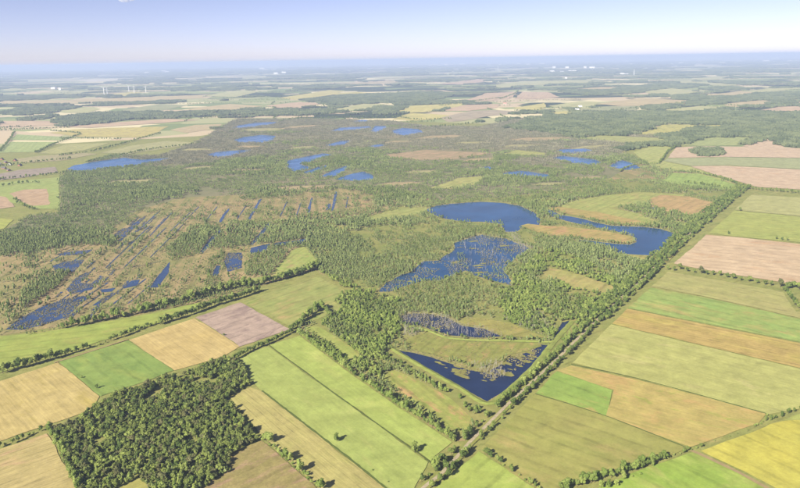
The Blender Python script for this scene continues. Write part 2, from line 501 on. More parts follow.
field([(735, 210), (751, 195), (806, 198), (806, 217)], 'pale olive field above the yellow green meadow', S(190, 188, 122), S(184, 184, 116), ((735, 210), (800, 216)), width=10, streak=.25)

PK1, PK2 = S(220, 194, 162), S(212, 186, 154)
GR1, GR2 = S(168, 180, 112), S(176, 182, 116)
field([(691, 166.5), (725, 166), (806, 170), (806, 190), (757, 187), (722, 177)], 'lower pink ploughed strip on the right', PK1, PK2, ((725, 166), (800, 170)), width=16, streak=.2, c3=S(214, 176, 140))
field([(668, 158.5), (725, 157.5), (806, 158.5), (806, 169.5), (725, 165.5), (690, 166), (664, 161)], 'grey green strip between pink ploughed strips', S(172, 178, 126), S(178, 182, 130), ((725, 166), (800, 170)), width=16, streak=.2)
field([(676, 147.5), (700, 146.5), (780, 147), (806, 149), (806, 158), (725, 157), (668, 158)], 'upper pink ploughed strip on the right', PK1, PK2, ((700, 146.5), (800, 148)), width=16, streak=.2)
field([(742, 146.5), (768, 138), (786, 148.5)], 'pink triangular field at the forest corner', PK1, PK2)
field([(680, 145.5), (706, 137.5), (752, 137.5), (740, 145.5), (700, 146)], 'pale green field between woods on the right', GR1, GR2, width=12)
field([(633, 152), (652, 146.5), (674, 146.5), (662, 161), (690, 167), (722, 178), (745, 187), (690, 172), (672, 171), (650, 166)], 'curving yellow green meadow left of the pink strips', S(186, 188, 112), S(176, 184, 102), width=12, c3=S(196, 186, 120))
field([(661, 182), (672, 173), (700, 174), (743, 187.5), (736, 190), (692, 187)], 'vivid green meadow below the curving meadow', S(158, 184, 92), S(166, 184, 96), width=10)
field([(636, 134.5), (664, 124.5), (732, 125.3), (694, 128), (676, 134.5)], 'yellow field enclosed by the far forest', S(212, 202, 110), S(196, 190, 112), width=12, c3=S(176, 176, 100), c3amt=.52)
field([(760, 125.4), (732, 125.4), (700, 128.2), (735, 127)], 'thin yellow sliver of field in the far forest', S(206, 198, 112), S(196, 190, 112))
# --- clearings inside the bog, right of centre
field([(556, 207), (575, 200), (600, 196), (640, 192), (690, 195), (660, 201), (610, 208), (640, 214), (668, 226), (640, 224), (590, 214)], 'pale green wet meadow north of the long lake', S(166, 178, 94), S(178, 178, 100),
      z=.7, amp=4, width=10, c3=S(192, 172, 110), c3amt=.62, c4=S(150, 162, 82))
field([(648, 200), (660, 195), (690, 197), (716, 203), (715, 211), (700, 216), (676, 214), (652, 207)], 'reddish tan peat clearing beside the lane', S(202, 168, 114), S(190, 164, 106), z=.72, amp=4, width=8, c3=S(172, 158, 96), c4=S(150, 150, 92))
field([(541, 274), (551, 268), (575, 274), (612, 287), (628, 293), (606, 293), (572, 289)], 'olive clearing in the scrub below the long lake', S(170, 172, 92), S(186, 174, 104), z=.7, amp=3, width=8, c3=S(200, 168, 112), c3amt=.6)
field([(365, 217), (400, 209), (426, 207), (428, 212), (405, 217), (372, 222)], 'narrow green clearing left of the main lake', S(178, 178, 104), S(162, 172, 92), z=.7, amp=3, width=8)
field([(430, 188), (458, 178), (485, 176), (480, 184), (452, 189)], 'yellow green clearing above the main lake', S(186, 182, 110), S(172, 178, 100), z=.7, amp=4, width=10, c3=S(196, 176, 114))
field([(504, 154), (515, 150), (546, 153), (545, 156), (522, 156)], 'small yellow green clearing in the upper bog', S(186, 184, 108), S(170, 176, 98), z=.7, amp=5, width=10)
field([(574, 139), (600, 135), (660, 138), (672, 142), (640, 145), (604, 141)], 'pale green meadow at the edge of the far forest', S(182, 182, 112), S(174, 178, 106), z=.7, amp=6, width=10)
field([(380, 156), (425, 150), (470, 152), (492, 153), (455, 159), (420, 160), (398, 159)], 'reddish bare peat field in the upper bog', S(198, 166, 130), S(186, 162, 124), z=.7, amp=5, width=10, c3=S(170, 154, 112), c3amt=.5)
field([(350, 365), (338, 354), (318, 336), (304, 328), (318, 327), (345, 343), (362, 358)], 'small green meadow among the trees beside the long meadow', S(162, 180, 82), S(176, 178, 96), z=.7, amp=2, width=4, c3=S(196, 164, 104), c3amt=.6)
field([(380, 376), (395, 371), (420, 382), (452, 400), (472, 418), (466, 434), (448, 428), (410, 403)], 'rough meadow with bare brown scars beside the pond', S(164, 176, 84), S(176, 176, 92), ((395, 371), (466, 430)), z=.7, amp=2, width=5, c3=S(206, 166, 112), c3amt=.57, mscale=30, c4=S(146, 164, 72))
for x, y, w, h, c in ((262, 130, 26, 1.6, 0), (300, 127, 22, 1.2, 1), (248, 147, 18, 1.2, 1), (196, 150, 16, 1.4, 0), (300, 148, 16, 1.2, 0), (440, 137, 26, 1.4, 1), (470, 143, 20, 1.2, 0), (400, 142, 16, 1.0, 1), (540, 139, 34, 1.6, 1), (520, 146, 22, 1.2, 0),
                      (590, 147, 22, 1.3, 0), (480, 160, 20, 1.5, 1), (250, 171, 26, 1.4, 1), (130, 182, 30, 1.8, 0), (200, 168, 22, 1.2, 0), (420, 172, 20, 1.4, 0), (300, 188, 40, 1.8, 1), (400, 184, 24, 1.4, 1), (550, 184, 20, 1.5, 0), (585, 178, 18, 1.4, 1)):
    t_ = random.uniform(-2.2, -.4)
    field([(x - w, y + h * .3 - t_), (x - w * .4, y - h - t_ * .3), (x + w * .5, y - h * .8 + t_ * .5), (x + w, y + t_), (x + w * .4, y + h + t_ * .3), (x - w * .5, y + h * .9 - t_ * .4)], 'narrow open sliver among the far bog birches', *((S(188, 178, 126), S(176, 172, 116)) if c == 0 else (S(198, 172, 132), S(184, 168, 122))), z=.7, amp=5, width=9, c4=S(150, 150, 100))
# --- left middle
field([(-6, 183), (30, 180), (59.5, 177.5), (59.5, 209), (36, 209), (22, 204), (-6, 201)], 'green field with a pink patch at the left edge', S(164, 182, 98), S(172, 182, 102), width=10, streak=.2)
field([(9, 194), (24, 190), (47, 189), (49, 205), (34, 206), (18, 200)], 'pink bare patch inside the green field on the left', S(206, 176, 142), S(196, 166, 128), z=1.0, amp=2)
field([(-6, 196), (6, 197), (15, 207), (-6, 210)], 'pink bare field at the left edge below the hedge', S(208, 176, 144), S(198, 170, 136))
field([(-6, 218), (14, 220), (4, 229), (-6, 231)], 'bright yellow green meadow at the left edge beside the wood', S(186, 188, 88), S(176, 186, 92))
field([(-6, 175), (20, 170), (55, 167), (58, 172), (20, 178), (-6, 181)], 'grey brown bare field at the left edge', S(176, 160, 144), S(168, 154, 138), width=12)
field([(10, 140), (17, 134.5), (74, 137.5), (58, 140.5)], 'pale green field behind the left hedges', S(176, 190, 122), S(168, 186, 116), width=12)
field([(-6, 153), (10, 142), (58, 142), (38, 152)], 'light green field at the left edge', S(172, 188, 112), S(178, 190, 118), width=12)
field([(38, 153.5), (66, 144.5), (110, 143), (84, 150.5), (60, 154)], 'olive yellow field behind the left lake', S(190, 186, 116), S(178, 178, 112), width=12)
field([(50, 133), (74, 129.5), (110, 128), (168, 126.5), (158, 132), (142, 137.5), (80, 137)], 'long yellow field far on the left', S(214, 202, 116), S(206, 190, 110), width=14, c3=S(186, 172, 112), c3amt=.55)
field([(100, 153), (130, 146), (168, 141), (200, 143), (170, 148), (130, 154)], 'pale olive field beyond the left lake', S(188, 184, 126), S(180, 178, 118), width=14)
field([(16, 159), (40, 156), (84, 153), (98, 154), (60, 161), (20, 163)], 'dull tan field beside the far left village', S(186, 174, 128), S(178, 170, 120), width=12)
field([(170, 130), (195, 125), (222, 124), (214, 129), (186, 133)], 'pinkish field beyond the left lakes', S(206, 184, 150), S(200, 184, 130), width=14)

# far fields, still told apart singly
FAR = [([(0, 101), (60, 100), (200, 95), (206, 98), (120, 102), (40, 105), (0, 105)], 'tan', 'long pale tan field far on the left'),
       ([(0, 121), (50, 121), (58, 125), (20, 127), (0, 127)], 'pink', 'pinkish field in front of the dark far wood'),
       ([(64, 127), (120, 122), (168, 119), (200, 120), (150, 124), (90, 128)], 'pink', 'long pinkish field behind the yellow field'),
       ([(55, 111), (90, 107), (102, 109), (88, 113), (64, 113)], 'pale', 'pale field above the dark far wood'),
       ([(120, 110), (160, 104), (190, 105), (160, 111), (130, 113)], 'grey', 'grey green field above the far wood'),
       ([(186, 109), (230, 104), (262, 106), (236, 111), (200, 112)], 'tan', 'tan field beside the red roofed village'),
       ([(265, 106), (300, 102), (320, 104), (300, 108), (280, 108)], 'pink', 'pinkish field above the red roofed village'),
       ([(330, 110), (362, 104), (385, 104), (372, 109), (345, 112)], 'pale', 'pale field below the broad far forest'),
       ([(391, 114), (410, 106), (464, 103), (462, 106), (430, 112)], 'yellow', 'long yellow field at centre right'),
       ([(392, 119), (410, 113), (432, 114), (455, 116), (440, 119), (415, 121)], 'yellow', 'golden field near the small blue lakes'),
       ([(440, 118), (470, 111), (492, 110), (532, 112), (490, 116), (462, 121), (448, 122)], 'mauve', 'mauve grey field at centre right'),
       ([(438, 111), (466, 105), (500, 104), (496, 108), (468, 111)], 'pink', 'pinkish field behind the mauve grey field'),
       ([(468, 100), (486, 93), (518, 92), (510, 99), (488, 101)], 'pink', 'large pink field below the far hamlet'),
       ([(514, 99), (522, 92), (548, 92), (560, 97), (540, 99)], 'pink', 'pink field right of the far field hedge'),
       ([(512, 108), (545, 103), (548, 107), (540, 110), (524, 110)], 'yellow', 'yellow field at the far forest edge'),
       ([(548, 113), (566, 111), (575, 113), (570, 116), (550, 116)], 'yellow', 'small yellow field at the far forest edge'),
       ([(548, 106), (580, 101), (600, 102), (590, 109), (560, 108)], 'pale', 'pale field with a dark copse'),
       ([(575, 111), (600, 107), (640, 106), (636, 110), (600, 113)], 'grey', 'grey field along the far forest'),
       ([(600, 104), (640, 98), (700, 101), (660, 106), (620, 106)], 'tan', 'long tan field behind the far forest'),
       ([(660, 110), (700, 106), (730, 107), (716, 110), (690, 112)], 'pale', 'pale green field behind the far forest'),
       ([(722, 104), (760, 100), (776, 102), (750, 106), (730, 107)], 'tan', 'tan field right of the far hamlet'),
       ([(756, 111), (780, 107), (800, 106), (806, 113), (770, 113)], 'pink', 'pink field at the far right edge'),
       ([(786, 105), (806, 101), (806, 105)], 'pink', 'upper pink field at the far right edge'),
       ([(690, 79), (716, 76), (735, 77), (712, 80)], 'pale', 'pale far field near the horizon on the right'),
       ([(667, 81), (690, 81), (740, 85), (720, 86), (690, 84)], 'pale', 'thin pale field streak on the right'),
       ([(488, 86), (520, 81), (592, 80), (590, 83), (540, 85), (500, 88)], 'pale', 'broad pale field streak beyond the pink fields'),
       ([(560, 90), (600, 87), (625, 87), (608, 90)], 'tan', 'thin tan field streak beyond the pink fields'),
       ([(280, 98), (330, 90), (345, 91), (330, 95), (296, 100)], 'yellow', 'far yellow field left of the broad forest'),
       ([(200, 96), (240, 90), (262, 91), (236, 97)], 'pale', 'far pale field at centre left'),
       ([(320, 94), (356, 92), (370, 93), (340, 95)], 'yellow', 'thin yellow field above the broad forest'),
       ([(345, 84), (392, 80), (400, 82), (365, 85)], 'tan', 'thin tan field streak at centre'),
       ([(440, 84), (478, 79), (490, 80), (470, 84)], 'pink', 'thin pink field streak at centre'),
       ([(78, 80.5), (110, 78.5), (140, 78), (120, 80), (90, 82)], 'white', 'very pale field streak near the horizon on the left'),
       ([(0, 90), (10, 88), (30, 89), (10, 91)], 'pale', 'pale field streak at the far left'),
       ([(740, 91), (780, 88), (806, 88), (780, 91), (760, 93)], 'pale', 'pale field streak at the far right'),
       ([(700, 96), (740, 91), (760, 93), (730, 97)], 'tan', 'tan field streak at the far right'),
       ([(640, 92), (672, 88), (700, 92), (672, 96)], 'pale', 'pale green field streak beyond the forest'),
       ([(100, 95), (130, 92), (145, 92), (125, 96)], 'yellow', 'green yellow field by the wind turbines')]
FC = {'tan': (S(212, 192, 142), S(204, 186, 136)), 'pink': (S(218, 190, 154), S(208, 180, 146)), 'pale': (S(204, 200, 140), S(192, 192, 128)),
      'grey': (S(176, 178, 130), S(170, 174, 124)), 'yellow': (S(218, 206, 124), S(206, 196, 116)), 'mauve': (S(194, 178, 150), S(186, 172, 142)), 'white': (S(236, 226, 196), S(226, 214, 184))}
for px, c, lab in FAR:
    field(px, lab, FC[c][0], FC[c][1], z=1.4, amp=3, width=25, mscale=250)

# ------------------------------------------------------------------ water, reeds
WNEAR = water('peat_water')
WFAR = water('lake_water', (0.022, 0.070, 0.175, 1), 0.2)
WMID = water('clear_water', (0.010, 0.040, 0.100, 1), 0.14)
WPEAT = water('peat_pool_water', (0.016, 0.034, 0.085, 1), 0.16)
LAKES = []
SHORE = crop('shore_reed', S(176, 164, 100), S(150, 152, 82), 0.4, width=3, streak=.3, mscale=18, c3=S(196, 170, 116), c4=S(128, 138, 70), lines=0)
def lake(px, label, amp=3.0, z=0.8, far=False, name='lake', step=None):
    if far is True:
        amp *= 2.0
        step = amp * 1.2
    if far is True:          # far shores: the trees in front hide part of the water, so the real lake is larger than it shows
        cx_, cy_ = sum(p[0] for p in px) / len(px), sum(p[1] for p in px) / len(px)
        px = [(cx_ + (p[0] - cx_) * 1.04, cy_ + .3 + (p[1] - cy_) * 1.1) for p in px]
    LAKES.append(px)
    z += .0015 * len(LAKES)
    if far is not True and name == 'lake' and amp > 1:
        gp = [U(*p) for p in px]
        n_ = len(gp)
        ar = sum(gp[i].cross(gp[(i + 1) % n_]) for i in range(n_))
        out_ = []
        for i in range(n_):
            t_ = (gp[(i + 1) % n_] - gp[i - 1]).normalized()
            out_.append(gp[i] + Vector((t_.y, -t_.x)) * (9 if ar > 0 else -9))
        tag(sheet('shore', None, .76 + .0015 * len(LAKES), SHORE, 4.5, 8, ground=out_), 'reedy tan shore around the ' + label.split(' ', 1)[1], 'shore', kind='structure')
    return surf(name, px, z, {'mid': WMID, 'peat': WPEAT, True: WFAR, False: WNEAR}[far], label, amp, step, cat='lake' if name == 'lake' else 'water')

lake([(426, 210), (436, 206), (450, 204), (480, 202), (502, 203), (520, 206), (535, 213), (541, 220), (538, 226), (524, 225), (517, 232), (506, 232), (500, 224), (482, 222), (465, 222), (445, 219), (432, 214)],
     'broad blue main lake in the middle of the bog', far='mid')
lake([(378, 292), (388, 284), (400, 277), (414, 272), (424, 262), (440, 261), (452, 254), (456, 243), (470, 238), (482, 235), (505, 239), (522, 245), (532, 249), (520, 257), (506, 264), (504, 272), (512, 286), (498, 283), (482, 277), (466, 271), (452, 276), (438, 280), (420, 281), (400, 287), (390, 292)],
     'flooded bog water full of dead trunks below the main lake', 9, far='mid', step=12)
lake([(541, 208), (548, 209), (560, 215), (578, 218), (596, 223), (612, 226), (640, 227), (660, 229), (681, 236), (676, 243), (668, 248), (655, 256), (640, 257), (618, 253), (602, 246), (584, 242), (574, 240), (590, 241), (612, 244), (630, 245), (637, 242), (632, 236), (614, 231), (592, 227), (566, 221), (548, 215)],
     'long blue lake beside the lane with a reed tongue', 2.5, far='mid')
lake([(394, 350), (430, 370), (460, 387), (487, 402), (505, 391), (519, 379), (533, 366), (549, 346), (541, 345), (530, 352), (512, 357), (500, 366), (488, 372), (470, 371), (450, 364), (432, 358), (412, 353)],
     'dark navy pond in the foreground behind its straight dyke', 1.2, step=5)
lake([(553, 340), (557, 340), (570, 321), (562, 323)], 'small dark ditch pool above the foreground pond', .8)
lake([(398, 318), (412, 314), (428, 314), (446, 318), (462, 326), (474, 328), (482, 329), (503, 337), (480, 338.5), (452, 336), (434, 331), (420, 326), (404, 324)], 'flooded pool of pale dead trees above the foreground pond', 2)
lake([(69, 168), (76, 165), (100, 161), (124, 158), (140, 160), (168, 158), (160, 161), (130, 166), (100, 169), (74, 172)], 'long blue lake on the left', 3, far=True)
lake([(207, 154.5), (216, 152), (228, 151), (256, 149.5), (236, 154), (222, 157.5)], 'small pale lake right of the long left lake', 4, far=True)
lake([(234, 140), (244, 137), (262, 135), (275, 136), (272, 140), (262, 142), (240, 142)], 'bright blue lake at upper left of the bog', 4, far=True)
lake([(231, 128), (240, 125), (256, 122.5), (278, 122), (272, 124.5), (244, 127.5)], 'thin blue lake beyond the upper left lake', 5, far=True)
lake([(287, 161), (300, 158), (322, 154), (331, 155), (312, 161), (300, 164), (312, 167), (296, 171), (288, 168)], 'forked blue lake in the middle of the upper bog', 3, far=True)
lake([(303, 172), (318, 167), (331, 164.5), (322, 169), (312, 173)], 'slim blue pool below the forked lake', 3, far=True)
lake([(320, 176), (334, 170), (353, 164), (345, 170), (334, 176)], 'slanting blue pool right of the slim pool', 3, far=True)
lake([(336, 179), (346, 175.5), (362, 172), (371, 174), (373, 178.5), (356, 180.5)], 'blue pool at the right end of the pool group', 3, far=True)
lake([(330, 131), (340, 127.5), (368, 126), (372, 128), (350, 130)], 'long narrow lake at the top of the bog', 5, far=True)
lake([(371, 130), (375, 126), (389, 126), (383, 129.5), (376, 132.5)], 'short blue lake between two others at the top', 5, far=True)
lake([(391, 131), (402, 128), (418, 129), (423, 132), (408, 135), (396, 134)], 'vivid blue oval lake at the top of the bog', 4, far=True)
lake([(352, 121), (362, 119.5), (370, 120), (364, 122)], 'tiny pale lake behind the top lakes', 5, far=True)
lake([(553, 158), (562, 156), (580, 158), (596, 159.5), (601, 163), (588, 164.5), (570, 162)], 'blue lake left of the curving meadow', 3, far=True)
lake([(610, 166), (621, 160), (632, 163), (641, 167.5), (626, 169.5)], 'blue triangular lake beside the curving meadow', 3, far=True)
lake([(500, 175), (510, 172), (522, 171), (534, 172.5), (551, 175), (546, 178.5), (526, 176.5)], 'patchy flooded pool above the main lake', 4, far=True)
lake([(556, 150), (580, 148), (592, 150), (580, 153), (564, 153)], 'small flooded pool above the blue lake', 4, far=True)
lake([(480, 168), (488, 166.5), (494, 168), (486, 170)], 'tiny pool in the upper bog', 4, far=True)
lake([(325, 145), (340, 141), (350, 140.5), (344, 144), (332, 146)], 'small blue pool above the forked lake', 4, far=True)
lake([(368, 146), (380, 144), (386, 145), (376, 147)], 'tiny blue pool right of the small pool', 4, far=True)
lake([(644, 209), (656, 207), (664, 206), (660, 209), (650, 211)], 'small pool in the reddish clearing', 2)
lake([(672, 207), (679, 204), (688, 205), (684, 208)], 'narrow pool in the reddish clearing', 2)
lake([(696, 222), (700, 223), (722, 204), (717, 204)], 'narrow canal pool along the lane', 1.5)
# flooded old peat cuttings and ditches on the left
CUT = [([(6, 330), (15, 322), (40, 308), (62, 300), (84, 296), (92, 297), (78, 306), (66, 318), (48, 324), (24, 330)], 'flooded peat cutting at the lower left'),
       ([(92, 306), (104, 298), (114, 292), (110, 299), (100, 306)], 'narrow flooded strip beside the lower left cutting'),
       ([(52, 266), (66, 262), (84, 260), (80, 266), (74, 272), (56, 272)], 'flooded strip near the left wood'),
       ([(55, 255), (72, 252), (92, 250), (84, 254), (66, 256)], 'thin flooded strip near the left wood'),
       ([(110, 238), (122, 229), (128, 228), (140, 219), (146, 217), (134, 229), (126, 237)], 'long flooded strip beside the left wood'),
       ([(76, 278), (88, 272), (88, 277), (80, 283), (92, 284), (100, 276), (104, 277), (92, 290), (72, 294), (66, 290)], 'flooded peat strips in the left bog'),
       ([(122, 286), (132, 281), (140, 280), (136, 286), (124, 289)], 'small flooded hollow in the left bog'),
       ([(100, 290), (116, 288), (112, 292), (102, 293)], 'flooded hollow below the left bog path'),
       ([(150, 288), (158, 276), (170, 262), (168, 274), (158, 288)], 'dark water strip left of the birch blocks'),
       ([(202, 254), (210, 246), (222, 230), (218, 230), (209, 240), (200, 252)], 'straight ditch between two birch blocks'),
       ([(250, 220), (257, 208), (262, 199), (259, 200), (253, 210), (248, 219)], 'straight ditch above the birch blocks'),
       ([(253, 245), (262, 236), (272, 222), (269, 222), (259, 234), (250, 245)], 'second straight ditch between birch blocks'),
       ([(221, 223), (225, 216), (230, 209), (228, 209), (223, 215), (219, 222)], 'thin ditch in the tan strips'),
       ([(309, 216), (311, 206), (313, 198), (311, 198), (308, 208), (307, 216)], 'short ditch at the right of the tan strips'),
       ([(333, 211), (336, 202), (337, 192), (335, 192), (333, 202), (331, 211)], 'blue ditch slot in the pinkish peat'),
       ([(326, 210), (328, 204), (331, 204), (329, 210)], 'small water slot in the pinkish peat'),
       ([(224, 262), (228, 253), (242, 253), (242, 268), (228, 272)], 'square peat pool beside the clearing'),
       ([(212, 276), (216, 266), (221, 266), (218, 276)], 'narrow peat pool left of the square pool'),
       ([(250, 254), (251, 248), (270, 244), (266, 251)], 'peat pool right of the square pool'),
       ([(272, 248), (276, 243), (294, 241), (306, 239), (306, 244), (290, 244)], 'long peat pool above the clearing')]
for px, lab in CUT:
    lake(px, lab, 1.8, name='peat_pool', far='peat')
for a, b, w in (((30, 326), (92, 286), 5), ((48, 322), (108, 283), 5), ((64, 320), (102, 294), 4), ((92, 311), (130, 283), 5), ((110, 307), (146, 279), 4), ((62, 300), (90, 280), 4), ((128, 304), (152, 284), 3),
                ((106, 268), (150, 226), 3.5), ((124, 268), (166, 228), 3.5), ((150, 258), (184, 224), 3), ((137, 232), (160, 211), 4.5), ((150, 236), (172, 213), 3.5), ((184, 222), (199, 207), 3.5), ((205, 222), (217, 207), 3.5),
                ((236, 221), (246, 206), 3.5), ((280, 217), (287, 202), 3.5), ((296, 217), (301, 203), 3.5), ((346, 208), (348, 197), 3.5), ((170, 232), (190, 213), 3), ((66, 266), (92, 250), 4), ((50, 262), (70, 250), 4)):
    A, C, w = U(*a), U(*b), w * .75
    d_ = (C - A).normalized(); n_ = Vector((-d_.y, d_.x))
    e = [A - n_ * w / 2, C - n_ * w / 2, C + n_ * w / 2, A + n_ * w / 2]
    tag(sheet('peat_pool', None, .9 + .0015 * len(LAKES), WPEAT, w * .22, w * 1.5, ground=e), 'long straight flooded ditch between the old peat banks on the left', 'water', kind='structure')
    LAKES.append([P(k.x, k.y) for k in e])
    SURF.append(LAKES[-1])
DITCHES = LAKES[-21:]
# narrow flooded strips left between the old cutting banks
def inside(p, poly):
    a, b = P(p.x, p.y)
    return bool(inpoly(np.array([a]), np.array([b]), poly)[0])
STRIPS = []
du, dv = Vector((math.cos(STRIP), math.sin(STRIP))), Vector((-math.sin(STRIP), math.cos(STRIP)))
for area, where in (([(40, 322), (60, 284), (100, 256), (150, 268), (128, 300), (84, 322)], 'in the lower left cuttings'), ([(104, 250), (128, 222), (150, 212), (176, 214), (150, 240), (128, 254)], 'beside the left wood')):
    c0 = U(*area[0])
    for q in range(-14, 30):
        for t in range(-6, 14):
            if random.random() < .72:
                continue
            p = c0 + dv * (q * -15.0) + du * (t * 42 + random.uniform(-18, 18))
            L, w = random.uniform(12, 36), random.uniform(1.6, 3.4)
            e = [p - du * L - dv * w, p + du * L - dv * w, p + du * L + dv * w, p - du * L + dv * w]
            if all(inside(k, area) for k in e):
                STRIPS.append([P(k.x, k.y) for k in e])
                tag(sheet('peat_pool', None, .9 + .0015 * len(LAKES), WPEAT, 1.3, 5, ground=e), 'thin flooded strip between peat banks ' + where, 'water', kind='structure')
                LAKES.append(STRIPS[-1])

# reed tongue of the long lake, marsh islands of the foreground pond, dykes
RE1, RE2 = S(196, 170, 104), S(178, 164, 92)
field([(520, 226), (528, 224), (545, 226), (566, 227), (592, 230), (614, 233), (631, 237), (635, 242), (626, 244), (606, 242), (580, 238), (550, 236), (535, 232)], 'tan reed tongue in the long lake', RE1, RE2, z=.9, amp=2.5, width=8, c3=S(206, 164, 112), c3amt=.56, c4=S(150, 156, 78))
field([(546, 209), (560, 207), (600, 213), (640, 221), (652, 226), (612, 224), (580, 217), (560, 213)], 'tan reed bank above the long lake', RE1, RE2, z=.9, amp=2.5, width=8, c3=S(206, 166, 116), c4=S(160, 160, 84))
field([(655, 256), (668, 249), (680, 237), (690, 234), (684, 246), (668, 262), (640, 262), (600, 250), (618, 254)], 'olive reed shore at the right end of the long lake', S(184, 172, 100), S(170, 166, 90), z=.88, amp=2, width=6)
field([(404, 344), (412, 338), (424, 334), (438, 335), (450, 341), (470, 343), (500, 343), (535, 344), (540, 346), (524, 352), (502, 356), (490, 366), (470, 366), (450, 359), (432, 354), (415, 350)], 'olive marsh of the foreground pond', S(160, 160, 84), S(150, 156, 76), z=.9, amp=6, width=5, c3=S(186, 158, 100), c3amt=.58, mscale=25)
field([(455, 322), (478, 318), (510, 324), (536, 334), (548, 339), (520, 338), (500, 336), (480, 328), (466, 326)], 'olive marsh above the foreground dyke', S(172, 164, 88), S(160, 160, 82), z=.86, amp=2, width=5, c3=S(186, 160, 96))
DYKE = crop('dyke_grass', S(160, 170, 84), S(150, 164, 76), 0, width=3)
for px, w, lab in (([(404, 326), (416, 328), (430, 332), (446, 338), (470, 340.5), (500, 341), (530, 342), (552, 342.5)], 7, 'low grassy dyke between the foreground pools'),
                   ([(388, 346), (396, 352), (430, 372), (460, 389), (487, 404.5), (506, 393), (534, 367), (552, 345), (572, 322)], 8, 'grassy dyke around the foreground pond')):
    tag(ribbon('dyke', px, w, 1.3, DYKE, .15, 1.0), lab, 'dyke', kind='structure')
    for i in range(len(px) - 1):
        pass
ISLE = crop('islet_marsh', S(164, 156, 88), S(146, 148, 76), 0.3, width=3, streak=.3, mscale=9, c3=S(184, 152, 104), c4=S(124, 130, 66), lines=0)
def islets(poly, n, r0, r1, el, ang, where):
    x0, x1, y0, y1 = min(p[0] for p in poly), max(p[0] for p in poly), min(p[1] for p in poly), max(p[1] for p in poly)
    k = 0
    for _ in range(n * 6):
        a, b = random.uniform(x0, x1), random.uniform(y0, y1)
        if k >= n or not inpoly(np.array([a]), np.array([b]), poly)[0]:
            continue
        k += 1
        c = U(a, b); r = r0 + (r1 - r0) * random.random() ** 2.2
        ring = []
        for q in range(11):
            t = 2 * math.pi * q / 11
            w = r * random.uniform(.55, 1.2)
            u, v = math.cos(t) * w * el, math.sin(t) * w
            ring.append(c + Vector((u * math.cos(ang) - v * math.sin(ang), u * math.sin(ang) + v * math.cos(ang))))
        tag(sheet('marsh_islet', None, .96 + .001 * k, ISLE, r * .12, r * .4, ground=ring), 'low marshy islet in the ' + where, 'islet', kind='structure')
islets([(412, 353), (450, 364), (488, 372), (506, 360), (545, 345), (536, 358), (512, 374), (488, 384), (462, 378), (430, 362)], 46, 1.2, 6, 2.2, ang_of((412, 353), (480, 372)), 'foreground pond')
islets([(456, 245), (482, 237), (520, 246), (516, 256), (505, 266), (508, 282), (490, 278), (466, 268), (446, 262)], 14, 2, 7, 2.0, .2, 'flooded bog below the main lake')
islets([(382, 290), (400, 279), (416, 274), (424, 276), (402, 286)], 5, 2, 4, 2.0, .6, 'left arm of the flooded bog')
islets([(402, 318), (428, 316), (460, 327), (440, 331), (412, 324)], 8, 1.5, 4, 1.6, .2, 'pool of pale dead trees')
REED = [([(404, 344), (424, 334), (450, 341), (535, 344), (500, 356), (470, 364), (432, 354)])]

# ------------------------------------------------------------------ lane, tracks, ditches
LANE = [(418, 494), (428, 485), (441, 475), (457, 458), (470, 443), (490, 423), (510, 403), (530, 385), (545, 371), (560, 357), (580, 337), (600, 318), (625, 295), (648, 274), (672, 250), (700, 225), (730, 200), (746, 187)]
s_ = NT('lane_gravel')
lane_m = s_.done(s_.mix(s_.ramp01(s_.noise(.25, 5, .6), .35, .65), S(206, 192, 160), S(176, 164, 132)), .95, .1, s_.noise(1.5, 3), .3, .1)
verge_m = crop('verge_grass', S(142, 152, 72), S(160, 160, 84), ang_of(LANE[3], LANE[8]), width=3)
tag(ribbon('verge', LANE, 11, 1.3, verge_m, .12), 'rough grass verge along the lane', 'verge', kind='structure')
tag(ribbon('road', LANE, 4.0, 1.45, lane_m, .06, .04), 'straight pale gravel lane between tree rows', 'road', kind='structure')
trk = plain('dirt_track', S(176, 156, 112), .95, .3, .2)
tag(ribbon('track', [(690, 451), (705, 457.5), (725, 467), (745, 477), (772, 492)], 4.5, 1.35, trk, .1), 'bare dirt track beside the yellow field', 'track', kind='structure')
tag(ribbon('track', [(54, 363.5), (80, 355.5), (105, 347.5), (128, 340)], 3.0, 1.35, trk, .1), 'narrow pale farm track along the hedgerow', 'track', kind='structure')
tag(ribbon('track', [(160, 260), (200, 255), (222, 251.5), (250, 248), (270, 243), (300, 240)], 5, .95, plain('peat_path', S(196, 176, 116), .95, .3, .1), .2), 'tan peat path across the cuttings', 'track', kind='structure')
tag(ribbon('track', [(100, 272), (130, 268), (160, 262)], 4, .95, plain('peat_bank', S(112, 110, 92), .95, .3, .1), .2), 'dark bank across the left cuttings', 'track', kind='structure')
for px, wd, lab in (([(269, 346), (330, 391), (390, 434), (429, 462.5), (437, 471)], 1.8, 'thin dark ditch between the two bright meadows'),
                    ([(262, 391.5), (310, 429), (350, 460), (388, 491)], 2.4, 'dark field ditch beside the striped field'),
                    ([(535, 394.5), (606, 417), (690, 450)], 1.6, 'field edge below the orange field'),
                    ([(571, 365), (640, 380), (768, 415)], 1.8, 'field edge above the orange field')):
    tag(ribbon('ditch', px, wd, 1.32, plain('ditch_grass', S(104, 118, 56), .95, .4, .3), .4), lab, 'ditch', kind='structure')

# ------------------------------------------------------------------ tree shapes
def ico(sub):
    bm = bmesh.new()
    bmesh.ops.create_icosphere(bm, subdivisions=sub, radius=1)
    v = np.array([x.co[:] for x in bm.verts])
    f = [tuple(x.index for x in p.verts) for p in bm.faces]
    bm.free()
    return v, f
ICO1, ICO2 = ico(1), ico(2)

